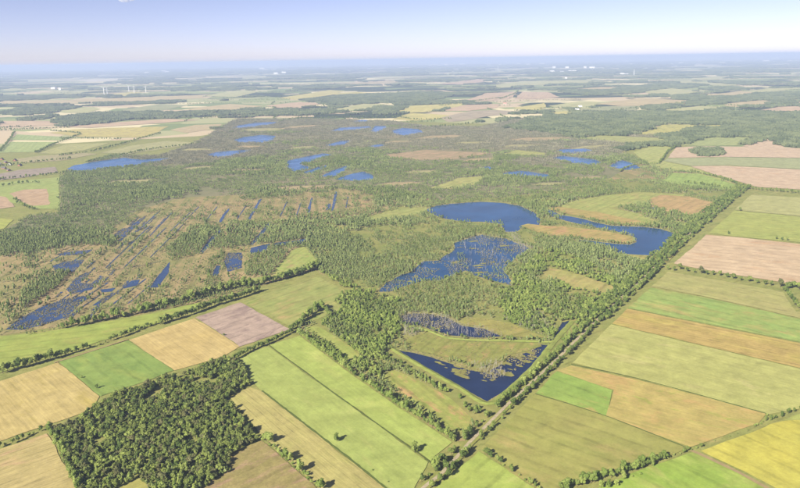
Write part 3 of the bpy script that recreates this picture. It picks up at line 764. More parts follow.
class Geo:
    def __init__(s): s.v, s.f, s.m = [], [], []
    def add(s, v, f, m=0):
        o = len(s.v)
        s.v += [tuple(x) for x in v]
        s.f += [tuple(i + o for i in q) for q in f]
        s.m += [m] * len(f)
    def blob(s, c, r, ic=ICO1, rough=.25, m=0):
        v, f = ic
        k = 1 + rng.uniform(-rough, rough, len(v))
        s.add(v * k[:, None] * np.array(r) + np.array(c), f, m)
    def leaf(s, c, n, size, m=0):
        n = n / (np.linalg.norm(n) + 1e-9)
        a = np.cross(n, rng.normal(size=3)); a /= np.linalg.norm(a) + 1e-9
        b = np.cross(n, a)
        w, h = size * rng.uniform(.6, 1.1), size * rng.uniform(.6, 1.1)
        s.add([c - a * w - b * h * .3, c + b * -h + a * w * .2, c + a * w + b * h * .2, c + b * h - a * .2 * w], [(0, 1, 2, 3)], m)
    def tube(s, p, q, r0, r1, n=6, m=0):
        p, q = np.array(p, float), np.array(q, float)
        d = (q - p) / np.linalg.norm(q - p)
        a = np.cross(d, [0.31, .9, .2]); a /= np.linalg.norm(a)
        b = np.cross(d, a)
        v = []
        for c, r in ((p, r0), (q, r1)):
            for k in range(n):
                t = 2 * math.pi * k / n
                v.append(c + (a * math.cos(t) + b * math.sin(t)) * r)
        s.add(v, [(k, (k + 1) % n, n + (k + 1) % n, n + k) for k in range(n)] + [tuple(range(n, 2 * n))], m)

def crown_geo(H, W, base, lobes, leaves, leaf, top=1.0, g=None, m=0, off=(0, 0)):
    """clumps of foliage spread through the crown's volume, with loose leaf clusters on and between them"""
    g = g or Geo()
    cz, hz = (H + base) / 2, (H - base) / 2
    cs = []
    for k in range(lobes):
        for _ in range(30):
            p = rng.uniform(-1, 1, 3)
            if np.linalg.norm(p) < 1 and np.linalg.norm(p) > .25:
                break
        taper = 1 - (1 - top) * (p[2] + 1) / 2
        r = rng.uniform(.30, .46)
        c = np.array([p[0] * W * .68 * taper + off[0], p[1] * W * .68 * taper + off[1], cz + p[2] * hz * .72])
        rr = np.array([r * W * taper, r * W * taper, r * hz * rng.uniform(.75, 1.0)])
        g.blob(c, rr, ICO1, .28, m)
        cs.append((c, rr))
    g.blob((off[0], off[1], cz - .1 * hz), (W * .5 * (top + 1) / 2, W * .5 * (top + 1) / 2, hz * .7), ICO1, .2, m)
    for k in range(leaves):
        c, rr = cs[rng.integers(len(cs))]
        d = rng.normal(size=3); d[2] = d[2] * .8 + .25
        d /= np.linalg.norm(d)
        p = c + d * rr * rng.uniform(.9, 1.28)
        g.leaf(p, d + rng.normal(size=3) * .55, leaf, m)
    return g

def trunk_geo(H, r, base, limbs=3, g=None, m=0, off=(0, 0)):
    g = g or Geo()
    ox, oy = off
    lean = rng.uniform(-.3, .3, 2)
    g.tube((ox, oy, -0.2), (ox + lean[0], oy + lean[1], base), r, r * .75, 6, m)
    g.tube((ox + lean[0], oy + lean[1], base), (ox + lean[0] * 2, oy + lean[1] * 2, H * .8), r * .75, r * .25, 5, m)
    for k in range(limbs):
        a = rng.uniform(0, 6.28)
        z = base * rng.uniform(.9, 1.3)
        L = H * .22
        g.tube((ox + lean[0], oy + lean[1], z), (ox + math.cos(a) * L, oy + math.sin(a) * L, z + L * 1.1), r * .45, r * .15, 4, m)
    return g

def as_mesh(name, g, mats):
    me = bpy.data.meshes.new(name)
    me.from_pydata(g.v, [], g.f)
    for m in mats:
        me.materials.append(m)
    me.polygons.foreach_set('material_index', g.m)
    me.update()
    return me

def variants(kind, n):
    out = []
    for k in range(n):
        if kind == 'wood':
            H, W, b = rng.uniform(9, 12.5), rng.uniform(3.6, 5.0), rng.uniform(1.5, 2.5)
            cg = crown_geo(H, W, b, 10, 190, .58, .92); tg = trunk_geo(H, .28, b); mats = ('leaf_wood', 'bark')
        elif kind == 'hedge':
            H, W, b = rng.uniform(7, 10.5), rng.uniform(3.0, 4.0), rng.uniform(.8, 1.6)
            cg = crown_geo(H, W, b, 8, 150, .55, .85); tg = trunk_geo(H, .2, b); mats = ('leaf_hedge', 'bark')
        elif kind == 'lush':
            H, W, b = rng.uniform(10, 14), rng.uniform(3.8, 4.8), rng.uniform(1.2, 2)
            cg = crown_geo(H, W, b, 9, 180, .58, .9); tg = trunk_geo(H, .26, b); mats = ('leaf_lush', 'bark')
        elif kind == 'shrub':
            H, W, b = rng.uniform(3, 4.2), rng.uniform(1.9, 2.5), .2
            cg = crown_geo(H, W, b, 6, 80, .42, .9); tg = trunk_geo(H, .1, .5, 2); mats = ('leaf_lush', 'bark')
        elif kind == 'birch':
            H, W, b = rng.uniform(8, 11.5), rng.uniform(2.0, 2.7), rng.uniform(1.6, 2.8)
            cg = crown_geo(H, W, b, 6, 120, .5, .6); tg = trunk_geo(H, .15, b, 2); mats = ('leaf_birch', 'bark_pale')
        out.append((as_mesh('crown', cg, [M[mats[0]]]), as_mesh('trunk', tg, [M[mats[1]]]), cg, tg, mats))
    return out

KIND = {k: variants(k, n) for k, n in (('wood', 6), ('hedge', 6), ('lush', 5), ('shrub', 4), ('birch', 6))}

# prototypes of the scattered masses: whole trees in one mesh
def combined(kind, i):
    c, t, cg, tg, mats = KIND[kind][i]
    g = Geo()
    g.add(cg.v, cg.f, 0)
    g.add(tg.v, tg.f, 1)
    o = bpy.data.objects.new(kind + '_shape', as_mesh(kind + '_shape', g, [M[mats[0]], M[mats[1]]]))
    return o

def dead_tree():
    g = Geo()
    H = rng.uniform(4.5, 8)
    l = rng.uniform(-.5, .5, 2)
    g.tube((0, 0, -.3), (l[0], l[1], H), .18, .05, 5)
    for k in range(9):
        z = H * rng.uniform(.3, .95); a = rng.uniform(0, 6.28); L = rng.uniform(.8, 1.9)
        g.tube((l[0] * z / H, l[1] * z / H, z), (l[0] * z / H + math.cos(a) * L, l[1] * z / H + math.sin(a) * L, z + L * .9), .07, .03, 3)
    return bpy.data.objects.new('dead_shape', as_mesh('dead_shape', g, [M['dead']]))

M['sedge'] = foliage('sedge', (0.105, 0.100, 0.045, 1), (0.175, 0.158, 0.075, 1), (0.25, 0.22, 0.12, 1), .1)
def tussock():
    """low mound of bog grass with blades"""
    g = Geo()
    w = rng.uniform(1.0, 2.0)
    g.blob((0, 0, .1), (w, w * rng.uniform(.5, .9), .45), ICO1, .35)
    for k in range(26):
        a = rng.uniform(0, 6.28); r = w * rng.uniform(0, .9)
        p = np.array([math.cos(a) * r, math.sin(a) * r * .7, rng.uniform(.3, .7)])
        g.leaf(p, np.array([math.cos(a), math.sin(a), .8]) + rng.normal(size=3) * .3, .4)
    return bpy.data.objects.new('tussock_shape', as_mesh('tussock_shape', g, [M['sedge']]))

def clump(n, half, kind='far'):
    """a piece of closed forest canopy made of single crowns"""
    g = Geo()
    k = int(math.sqrt(n))
    for i in range(k):
        for j in range(k):
            x = (i + .5 + rng.uniform(-.4, .4)) / k * 2 * half - half
            y = (j + .5 + rng.uniform(-.4, .4)) / k * 2 * half - half
            H = rng.uniform(10, 17)
            w = half / k * rng.uniform(1.0, 1.5)
            for q in range(3):
                g.blob((x + rng.uniform(-.5, .5) * w, y + rng.uniform(-.5, .5) * w, H * rng.uniform(.6, .8)), (w * .75, w * .75, H * .3), ICO1, .25)
            g.blob((x, y, H * .4), (w, w, H * .4), ICO1, .2)
    return bpy.data.objects.new('clump_shape', as_mesh('clump_shape', g, [M['leaf_far']]))

def birch_group(leaf='leaf_birch'):
    g = Geo()
    for k in range(6):
        x, y = rng.uniform(-11, 11, 2)
        H, W, b = rng.uniform(7, 11), rng.uniform(2.1, 2.9), rng.uniform(1.2, 2.2)
        crown_geo(H, W, b, 4, 40, .7, .6, g, 0, (x, y))
        trunk_geo(H, .16, b, 0, g, 1, (x, y))
    return bpy.data.objects.new('birch_group_shape', as_mesh('birch_group_shape', g, [M[leaf], M['bark_pale']]))

PROTO = {k: [combined(k, i) for i in range(len(KIND[k]))] for k in KIND}
PROTO['dead'] = [dead_tree() for _ in range(4)]
PROTO['tussock'] = [tussock() for _ in range(4)]
PROTO['clump'] = [clump(25, 26) for _ in range(4)]
PROTO['birch_group'] = [birch_group() for _ in range(4)]
PROTO['green_group'] = [birch_group('leaf_scrub') for _ in range(4)]
PROTO['grey_group'] = [birch_group('leaf_grey') for _ in range(4)]

_groups = {}
def scatter_group(kind):
    if kind in _groups:
        return _groups[kind]
    ng = bpy.data.node_groups.new('scatter_' + kind, 'GeometryNodeTree')
    ng.interface.new_socket('Geometry', in_out='INPUT', socket_type='NodeSocketGeometry')
    ng.interface.new_socket('Geometry', in_out='OUTPUT', socket_type='NodeSocketGeometry')
    n, L = ng.nodes, ng.links
    gi, go = n.new('NodeGroupInput'), n.new('NodeGroupOutput')
    jn = n.new('GeometryNodeJoinGeometry')
    for p in PROTO[kind]:
        oi = n.new('GeometryNodeObjectInfo')
        oi.transform_space = 'ORIGINAL'
        oi.inputs['Object'].default_value = p
        oi.inputs['As Instance'].default_value = True
        L.new(oi.outputs['Geometry'], jn.inputs[0])
    ip = n.new('GeometryNodeInstanceOnPoints')
    ip.inputs['Pick Instance'].default_value = True
    def attr(nm, typ):
        a = n.new('GeometryNodeInputNamedAttribute'); a.data_type = typ
        a.inputs[0].default_value = nm
        return a.outputs[0]
    L.new(gi.outputs[0], ip.inputs['Points'])
    L.new(jn.outputs[0], ip.inputs['Instance'])
    L.new(attr('pick', 'INT'), ip.inputs['Instance Index'])
    cx = n.new('ShaderNodeCombineXYZ')
    L.new(attr('turn', 'FLOAT'), cx.inputs[2])
    L.new(cx.outputs[0], ip.inputs['Rotation'])
    L.new(attr('size', 'FLOAT_VECTOR'), ip.inputs['Scale'])
    L.new(ip.outputs[0], go.inputs[0])
    _groups[kind] = ng
    return ng

def scatter(name, kind, X, Y, label, cat, smin=.75, smax=1.2, z=0.9, sz=None):
    n = len(X)
    if n == 0:
        return None
    me = bpy.data.meshes.new(name)
    me.vertices.add(n)
    co = np.empty((n, 3), np.float32)
    co[:, 0], co[:, 1], co[:, 2] = X, Y, z
    me.vertices.foreach_set('co', co.ravel())
    s = rng.uniform(smin, smax, n) if sz is None else sz
    sc = np.stack([s * rng.uniform(.85, 1.2, n), s * rng.uniform(.85, 1.2, n), s * rng.uniform(.85, 1.15, n)], 1).astype(np.float32)
    me.attributes.new('size', 'FLOAT_VECTOR', 'POINT').data.foreach_set('vector', sc.ravel())
    me.attributes.new('turn', 'FLOAT', 'POINT').data.foreach_set('value', rng.uniform(0, 6.28, n).astype(np.float32))
    me.attributes.new('pick', 'INT', 'POINT').data.foreach_set('value', rng.integers(0, len(PROTO[kind]), n).astype(np.int32))
    me.update()
    o = link(bpy.data.objects.new(name, me))
    md = o.modifiers.new('scatter', 'NODES')
    md.node_group = scatter_group(kind)
    tag(o, label, cat, kind='stuff')
    print('stuff', name, n)
    return o

def jgrid(x0, x1, y0, y1, sp, jit=.45):
    gx, gy = np.meshgrid(np.arange(x0, x1, sp), np.arange(y0, y1, sp))
    gx, gy = gx.ravel(), gy.ravel()
    return gx + rng.uniform(-jit, jit, gx.shape) * sp, gy + rng.uniform(-jit, jit, gy.shape) * sp

def bbox(px):
    g = [U(*p) for p in px]
    return min(p.x for p in g), max(p.x for p in g), min(p.y for p in g), max(p.y for p in g)

def in_any(px, py, polys):
    r = np.zeros(px.shape, bool)
    for q in polys:
        x0, x1 = min(a[0] for a in q), max(a[0] for a in q)
        y0, y1 = min(a[1] for a in q), max(a[1] for a in q)
        idx = np.nonzero((px >= x0) & (px <= x1) & (py >= y0) & (py <= y1) & ~r)[0]
        if len(idx):
            r[idx] = inpoly(px[idx], py[idx], q)
    return r

counts = {}
def tree(kind, name, x, y, s, label, group, cat='tree', z=0.9, sh=1.0):
    """one tree: an Empty at its foot with a crown and a trunk"""
    c, t, *_ = KIND[kind][random.randrange(len(KIND[kind]))]
    r = link(bpy.data.objects.new(name, None))
    r.location = (x, y, z)
    r.rotation_euler = (0, 0, random.uniform(0, 6.28))
    r.scale = (s * random.uniform(.88, 1.15), s * random.uniform(.88, 1.15), s * sh)
    tag(r, label, cat, group)
    for nm, me in (('crown', c), ('trunk', t)):
        o = link(bpy.data.objects.new(nm, me))
        o.parent = r
    counts[name] = counts.get(name, 0) + 1
    return r

# ------------------------------------------------------------------ the square wood, lower left
WOOD = [(53, 431), (72, 427), (96, 409), (104, 404), (118, 396), (150, 385), (180, 377), (222, 361), (237, 361), (247, 373), (249, 387), (228, 399), (230, 408), (243, 423), (260, 441), (230, 456), (232, 471), (211, 484), (200, 492), (152, 500), (146, 488), (139, 478), (112, 492), (80, 496), (66, 466)]
x0, x1, y0, y1 = bbox(WOOD)
wx, wy = jgrid(x0, x1, y0, y1, 4.5, .48)
px, py = P(wx, wy)
k = inpoly(px, py, WOOD) & (py < 497)
wx, wy, px, py = wx[k], wy[k], px[k], py[k]
gap = fbm(wx / 34, wy / 34, 3)
k = gap > .26
wx, wy, px, py = wx[k], wy[k], px[k], py[k]
edge = np.ones(len(wx), bool)
order = np.argsort(-py + rng.uniform(0, 12, len(py)))
print('wood trees', len(wx))
for n_, i in enumerate(order):
    if n_ >= 300:
        break
    col_ = 'left' if px[i] < 120 else ('middle' if px[i] < 185 else 'right')
    lab = 'broadleaf tree in the %s part of the square wood, %s' % (col_, 'along its lower edge' if py[i] > 462 else ('in its near half' if py[i] > 438 else 'towards its centre'))
    tree(random.choice(('wood', 'wood', 'wood', 'wood', 'hedge', 'lush', 'birch')), 'woodland_tree', wx[i], wy[i], random.choice((.48, .58, .66, .75, .92)) * random.uniform(.9, 1.1), lab, 'trees of the square wood: ' + lab.split(' in the ')[1], z=.2)
rest = order[300:]
mixd = rng.random(len(rest)) < .22
scatter('woodland_mix', 'hedge', wx[rest[mixd]], wy[rest[mixd]], 'lighter green crowns in the far half of the square wood', 'woodland', .7, 1.25, .2)
rest = rest[~mixd]
scatter('woodland', 'wood', wx[rest], wy[rest], 'far half of the square wood seen as one canopy', 'woodland', .46, .92, .2)

# ------------------------------------------------------------------ rows: hedges, lane trees, lone trees
ORD = ['first', 'second', 'third', 'fourth', 'fifth', 'sixth', 'seventh', 'eighth', 'ninth', 'tenth', 'eleventh', 'twelfth', 'thirteenth', 'fourteenth', 'fifteenth', 'sixteenth',
       'seventeenth', 'eighteenth', 'nineteenth', 'twentieth', 'twenty-first', 'twenty-second', 'twenty-third', 'twenty-fourth', 'twenty-fifth', 'twenty-sixth', 'twenty-seventh', 'twenty-eighth', 'twenty-ninth', 'thirtieth']
def row(px, spacing, kinds, smin, smax, name, what, group, wobble=1.5, gap=0.0, ordinal=None, dx=0.0, cat='tree', seedskip=0):
    pts = smooth_line([U(*p) for p in px], spacing)
    k = 0
    for i, p in enumerate(pts):
        if random.random() < gap:
            continue
        d = (pts[min(i + 1, len(pts) - 1)] - pts[max(i - 1, 0)]).normalized()
        nx = Vector((-d.y, d.x))
        q = p + nx * (dx + random.uniform(-wobble, wobble)) + d * random.uniform(-.3, .3) * spacing
        if P(q.x, q.y)[1] > 500 or abs(P(q.x, q.y)[0] - 400) > 412:
            continue
        lab = what
        if ordinal and k < len(ORD):
            lab = '%s %s' % (ORD[k], ordinal)
        tree(random.choice(kinds), name, q.x, q.y, random.uniform(smin, smax), lab, group, cat)
        k += 1
    return k

row([(2, 374), (14, 370), (26, 368), (40, 363), (50, 361)], 6.0, ['hedge'], 1.6, 2.1, 'hedgerow_tree', '', 'tall dark trees of the left hedgerow', 2, ordinal='tall dark hedgerow tree from the left edge above the golden field')
row([(56, 359), (80, 351), (105, 343.5), (130, 334), (152, 326), (160, 324)], 4.8, ['hedge', 'hedge', 'shrub'], .85, 1.4, 'hedgerow_shrub', 'bushy shrub in the hedgerow along the mid green field', 'shrubs of the left hedgerow', 1.5, .12, cat='shrub')
row([(160, 325), (176, 320), (197, 313), (215, 306), (236, 300), (258, 292)], 5.2, ['hedge'], 1.35, 1.85, 'hedgerow_tree', 'dark leafy tree in the hedgerow behind the mauve ploughed field', 'trees behind the mauve field', 2)
row([(24, 336), (50, 331), (62, 329)], 8, ['birch', 'shrub'], .7, 1.0, 'bog_edge_shrub', 'grey green shrub between the long meadow strip and the flooded cutting', 'shrubs below the flooded cutting', 2, .2, cat='shrub')
row([(64, 329), (84, 325), (100, 322), (118, 318), (136, 315), (150, 311), (164, 306)], 6, ['lush', 'hedge'], 1.1, 1.6, 'bog_edge_tree', 'rounded green tree along the top of the long meadow strip', 'trees above the long meadow strip', 4, .1)
row([(166, 307), (185, 302), (205, 296), (222, 291), (245, 287), (270, 283), (298, 275), (318, 268)], 5.0, ['lush', 'hedge', 'hedge'], 1.35, 1.8, 'bog_edge_tree', 'tall leafy tree of the dark belt between pasture and bog clearing', 'dark tree belt above the pasture', 4)
row([(234, 361), (248, 353), (262, 347), (278, 340), (292, 333)], 4.4, ['hedge'], .85, 1.2, 'hedgerow_tree', 'low hedge tree between the mauve field and the bright meadow', 'hedge below the mauve field', 1.2)
row([(292, 331), (300, 326), (310, 317), (320, 309), (326, 313), (330, 318)], 5, ['hedge', 'lush'], 1.1, 1.5, 'hedgerow_tree', 'dark tree at the corner of the pasture and the small meadow', 'trees at the pasture corner', 3)
row([(299, 335), (320, 350), (345, 368.5), (370, 387), (400, 407.5), (430, 426), (455, 442)], 4.2, ['hedge', 'lush', 'hedge'], .8, 1.15, 'meadow_edge_tree', 'small tree in the line along the right side of the bright meadow', 'tree line along the bright meadow', 1.8, .08)
row([(0, 448), (12, 444), (24, 439), (40, 432), (50, 428)], 4.6, ['hedge', 'shrub'], .8, 1.2, 'hedgerow_shrub', '', 'hedge left of the wood', 1.2, .1, ordinal='hedge shrub from the left edge between the stubble fields', cat='shrub')
row([(50, 429), (58, 446), (66, 462), (76, 482), (80, 490)], 3.8, ['lush', 'lush', 'shrub'], .65, .95, 'wood_edge_shrub', 'pale green bush on the left fringe of the square wood', 'bushes on the left fringe of the wood', 2, cat='shrub')
row([(262, 439), (274, 449), (290, 463), (306, 477), (320, 490)], 4.6, ['lush', 'shrub', 'shrub'], .9, 1.35, 'field_edge_shrub', '', 'bushes between the striped and fallow fields', 1.5, .05, ordinal='bush from the wood between the striped and fallow fields', cat='shrub')
row([(481, 452), (500, 464.5), (520, 477.5), (538, 490)], 5.0, ['hedge', 'shrub'], .7, 1.05, 'field_edge_shrub', '', 'bushes below the olive pasture', 1.2, .08, ordinal='dark bush from the lane along the bottom of the olive pasture', cat='shrub')
row([(562, 491), (590, 483), (620, 475), (640, 469), (665, 460)], 4.2, ['hedge', 'lush'], .85, 1.25, 'hedgerow_tree', 'leafy hedge tree between the olive pasture and the bottom right meadow', 'hedge below the olive pasture', 2.5)
row([(600, 489), (625, 482), (640, 477)], 8, ['lush', 'shrub'], .6, .9, 'hedgerow_shrub', 'loose bush spilling into the bottom right meadow', 'loose bushes in the bottom right meadow', 3, cat='shrub')
row([(665, 460), (690, 451), (700, 448)], 5, ['hedge', 'shrub'], .5, .8, 'hedgerow_shrub', '', 'thin hedge at the track junction', 1.2, .1, ordinal='hedge shrub from the left near the dirt track junction', cat='shrub')
row([(704, 446), (730, 437), (752, 429)], 8, ['shrub'], .4, .7, 'hedgerow_shrub', 'tiny shrub along the orange field ditch', 'tiny shrubs along the ditch', 1, .35, cat='shrub')
row([(754, 427), (764, 423), (772, 419)], 5, ['hedge', 'shrub'], .6, .85, 'hedgerow_shrub', 'round shrub at the right corner of the orange field', 'shrubs at the orange field corner', 1.5, cat='shrub')
row([(777, 419), (782, 417), (799, 410)], 9, ['hedge'], .5, .9, 'hedgerow_tree', 'small hedge tree at the right edge above the yellow field', 'hedge trees by the yellow field', 1)

def lane_side(px, spacing, dx, kinds, smin, smax, what, group, gap=.1, w=1.5):
    return row(px, spacing, kinds, smin, smax, 'lane_tree', what, group, w, gap, dx=dx)
near = LANE[1:7]; mid_ = LANE[6:12]; far_ = LANE[11:]
lane_side(near, 5.5, 7.0, ['hedge', 'hedge', 'shrub'], .9, 1.5, 'roadside tree on the bog side of the near lane', 'near lane trees on the bog side', .3)
lane_side(near, 6.0, -7, ['hedge', 'hedge', 'shrub'], .8, 1.35, 'roadside tree on the pasture side of the near lane', 'near lane trees on the pasture side', .35)
lane_side(mid_, 5.0, 6.5, ['lush', 'hedge', 'hedge'], .8, 1.15, 'roadside tree on the bog side of the lane beside the foreground pond', 'lane trees beside the pond', .08, 2.2)
lane_side(mid_, 5.5, -6.5, ['hedge'], .75, 1.1, 'roadside tree on the field side of the lane opposite the pond', 'lane trees opposite the pond', .2, 2.0)
X, Y, = [], []
pts = smooth_line([U(*p) for p in far_], 6.5)
for i, p in enumerate(pts):
    d = (pts[min(i + 1, len(pts) - 1)] - pts[max(i - 1, 0)]).normalized()
    for off_ in (-11, -6, 3, 9, 14, 19, 25):
        if random.random() < (.62 if off_ < -8 or off_ > 18 else .9):
            X.append(p.x - d.y * (off_ + random.uniform(-2, 2))); Y.append(p.y + d.x * (off_ + random.uniform(-2, 2)))
lane_belt = np.array(X), np.array(Y)
# clearly seen trees by the lane
for x, y, s, k_, lab in ((415, 453, 1.45, 'hedge', 'big lone tree at the end of the meadow ditch'), (337, 442, 1.15, 'hedge', 'lone bushy tree on the edge of the striped field'),
                         (372.5, 471.5, .55, 'shrub', 'tiny lone bush beside the field ditch'), (97, 389, .75, 'hedge', 'lone tree in the mid green field near the wood'),
                         (82, 378.5, .9, 'shrub', 'small lone bush on the edge of the mid green field'), (224, 336, 1.1, 'shrub', 'lone bush between the golden and the mauve field'),
                         (436, 470, 1.3, 'lush', 'bright green tree beside the lane near the bottom edge'), (446, 470, 1.35, 'hedge', 'broad tree casting a shadow on the bottom meadow'),
                         (388, 483, .35, 'shrub', 'smallest bush beside the field ditch at the bottom'),
                         (740, 211, 1.3, 'hedge', 'lone tree at the corner of the pale olive field'), (728.5, 234.5, 1.0, 'hedge', 'small lone tree above the pink ploughed field'),
                         (737, 236, .6, 'shrub', 'little bush right of the small lone tree'), (776, 239.5, 1.1, 'hedge', 'left tree of the trio above the pink field'),
                         (782, 240.5, .9, 'hedge', 'middle tree of the trio above the pink field'), (787, 241, 1.2, 'hedge', 'right tree of the trio above the pink field'),
                         (767, 416.5, .8, 'shrub', 'shrub at the sharp tip of the orange field')):
    p = U(x, y)
    tree(k_, 'lone_tree' if k_ != 'shrub' else 'lone_bush', p.x, p.y, s, lab, None, 'tree' if k_ != 'shrub' else 'bush')
# the row of single trees along the pink field
rp = [(668, 270), (674, 271), (680, 270), (687, 272), (694, 273), (701, 274), (707, 275), (713, 275.5), (720, 276), (727, 278), (733, 279), (741, 281), (749, 282), (757, 283.5), (765, 285), (771, 286), (780, 287.5), (788, 289), (793, 288), (799, 290)]
for i, q in enumerate(rp):
    p = U(*q)
    tree(random.choice(['hedge', 'hedge', 'wood']), 'field_tree', p.x, p.y, random.uniform(.95, 1.3) if i < 16 else random.uniform(1.4, 1.7), '%s tree from the lane in the row along the pink ploughed field' % ORD[i], 'tree row along the pink field')
row([(784, 291), (790, 298), (796, 306), (802, 312)], 9, ['hedge'], .9, 1.3, 'field_tree', 'tree of the short row at the right edge below the pink field', 'short row at the right edge')

scatter('lane_tree_belt', 'hedge', lane_belt[0], lane_belt[1], 'continuous green tree belt along the far half of the lane', 'tree belt', .55, 1.35)
# ------------------------------------------------------------------ wild trees of the bog
TANOPEN = [[(96, 264), (140, 217), (180, 203), (250, 200), (335, 191), (374, 196), (378, 212), (345, 221), (310, 221), (270, 225), (185, 246), (165, 262), (140, 270)],
           [(0, 336), (0, 300), (50, 270), (56, 250), (100, 246), (150, 268), (165, 262), (200, 278), (190, 298), (120, 316), (60, 330)],
           [(200, 280), (215, 262), (245, 262), (245, 280), (230, 290)], [(310, 196), (360, 190), (372, 206), (350, 216), (320, 214)],
           [(355, 232), (362, 228), (385, 250), (378, 254)], [(512, 222), (530, 234), (536, 246), (520, 244), (500, 234)],
           [(415, 150), (500, 150), (490, 162), (400, 162)], [(520, 128), (570, 126), (580, 132), (530, 133)], [(600, 166), (650, 170), (655, 180), (610, 180)],
           [(400, 340), (424, 332), (540, 342), (550, 346), (500, 400), (486, 402), (396, 352)], [(455, 322), (480, 316), (545, 334), (552, 341), (500, 339)]]
BLOCKS = [[(60, 178), (66, 173), (110, 172), (150, 170), (200, 176), (180, 196), (140, 208), (100, 238), (50, 250), (0, 256), (0, 236), (30, 217), (62, 212)], [(165, 250), (200, 226), (222, 229), (203, 254), (170, 262)], [(212, 250), (232, 224), (265, 222), (250, 244)], [(262, 244), (278, 222), (308, 218), (300, 240)],
          [(252, 276), (262, 252), (284, 252), (290, 270), (270, 282)], [(205, 292), (206, 268), (222, 250), (225, 258), (216, 284)], [(20, 310), (20, 292), (60, 272), (75, 268), (60, 286), (30, 306)],
          [(245, 270), (250, 256), (262, 254), (256, 276)]]
LUSH = [[(322, 325), (330, 312), (352, 302), (386, 296), (400, 300), (398, 320), (402, 330), (388, 346), (382, 366), (350, 352)],
        [(500, 290), (530, 262), (548, 250), (580, 258), (616, 280), (650, 262), (668, 258), (640, 285), (570, 345), (552, 338), (500, 320)],
        [(300, 300), (320, 272), (350, 285), (400, 300), (360, 310)], [(395, 352), (487, 404), (552, 345), (575, 322), (585, 330), (480, 432), (466, 418), (430, 384)]]
EDGE_BAND = [[(300, 334), (345, 352), (380, 370), (380, 380), (345, 366)], [(372, 354), (394, 353), (440, 380), (482, 406), (478, 418), (440, 392), (400, 368)]]
ROADCLEAR = [[(390, 349), (487, 401), (551, 343), (574, 318), (578, 323), (556, 350), (490, 415), (450, 394), (386, 354)], [(440, 478), (474, 445), (512, 408), (560, 364), (640, 286), (654, 276), (640, 280), (556, 353), (506, 400), (466, 438), (436, 470)]]

def bog_points(sp, ylo, yhi):
    bx0, bx1, by0, by1 = bbox(BOG)
    X, Y = jgrid(bx0, bx1, max(by0, U(400, yhi).y - 90), min(by1, U(400, ylo).y + 90), sp, .48)
    px, py = P(X, Y)
    k = inpoly(px, py, BOG) & (py >= ylo) & (py < yhi) & (px > -8) & (px < 808)
    X, Y, px, py = X[k], Y[k], px[k], py[k]
    dens = np.full(X.shape, .9)
    n1 = fbm(X / 150, Y / 150, 4)
    n2 = fbm(X / 38 + 50, Y / 38, 3)
    wet = (px < 300) & (py > 190)
    dens *= np.where(wet, np.clip((n1 - .33) * 7.0, .10, 1.0) * np.clip((n2 - .30) * 6.0, .15, 1.0), np.clip((n1 - .24) * 6.0, .22, 1.0) * np.clip((n2 - .26) * 6.0, .22, 1.0))
    dens *= np.where(py < 150, .85, 1.0)
    op = in_any(px, py, TANOPEN)
    qq = -X * math.sin(STRIP) + Y * math.cos(STRIP)
    bank = np.sin(2 * math.pi * qq / 31 + 4 * fbm(X / 160, Y / 160, 2)) > .35
    dens[op] = .02 + .36 * (bank[op] & (n2[op] > .44)) + .12 * (n2[op] > .66)
    bl = in_any(px, py, BLOCKS)
    dens[bl] = .9
    lu = in_any(px, py, LUSH) & ~op
    dens[lu] = np.clip(.35 + (n2[lu] - .35) * 4, .15, 1)
    eb = in_any(px, py, EDGE_BAND)
    dens[eb] = np.clip(.4 + (n2[eb] - .4) * 4, .2, 1)
    no = in_any(px, py, SURF) | in_any(px, py, ROADCLEAR)
    dens[no] = np.where(eb[no] | bl[no], 0.0, 0.0)
    k = rng.random(X.shape) < dens
    return X[k], Y[k], px[k], py[k], lu[k] | eb[k], bl[k]

X, Y, px, py, lu, bl = bog_points(4.4, 236, 440)
lush_pick = lu & (fbm(X / 45 + 9, Y / 45, 3) > .46)
hedge_pick = ((lu & ~lush_pick) & (rng.random(X.shape) < .6)) | (~lu & (rng.random(X.shape) < .10))
b = ~(lush_pick | hedge_pick)
nl = np.nonzero(lush_pick)[0]
nl = nl[np.argsort(-py[nl])]
def spot(a, b):
    if a < 395: return 'left of the foreground pond'
    if b > 352 and a < 488: return 'between the foreground pond and the rough meadow'
    if b > 340: return 'between the foreground pond and the lane'
    return 'above the foreground pond'
for i in nl[:260]:
    tree('lush', 'bog_tree', X[i], Y[i], random.uniform(.45, .8), 'bright green young scrub tree ' + spot(px[i], py[i]), 'bright scrub trees ' + spot(px[i], py[i]))
nl = nl[260:]
scatter('bright_scrub', 'lush', X[nl], Y[nl], 'bright green scrub trees between the lakes and the lane', 'scrub', .4, .8)
scatter('green_scrub', 'hedge', X[hedge_pick], Y[hedge_pick], 'mid green scrub trees across the bog', 'scrub', .5, .95)
nb = np.nonzero(b)[0]
nb = nb[np.argsort(-py[nb])]
for i in nb[:280]:
    tree('birch', 'birch_tree', X[i], Y[i], random.uniform(.55, .95), 'slender grey green birch ' + spot(px[i], py[i]), 'birches ' + spot(px[i], py[i]))
nb = nb[280:]
zone = lambda X, Y, a, b: (a + (b - a) * np.clip((fbm(X / 190 + 5, Y / 190 + 60, 3) - .32) * 2.8, 0, 1)) * rng.uniform(.8, 1.2, len(X))
scatter('birch_scrub', 'birch', X[nb], Y[nb], 'grey green birch scrub covering the middle of the bog', 'birch scrub', .55, 1.0, sz=zone(X[nb], Y[nb], .58, 1.02))
X, Y, px, py, lu, bl = bog_points(12.0, 112, 236)
gsel = fbm(X / 420 + 70, Y / 260 + 11, 4) + np.clip((165 - py) / 60, -.35, .32) + rng.uniform(-.08, .08, X.shape) > .66
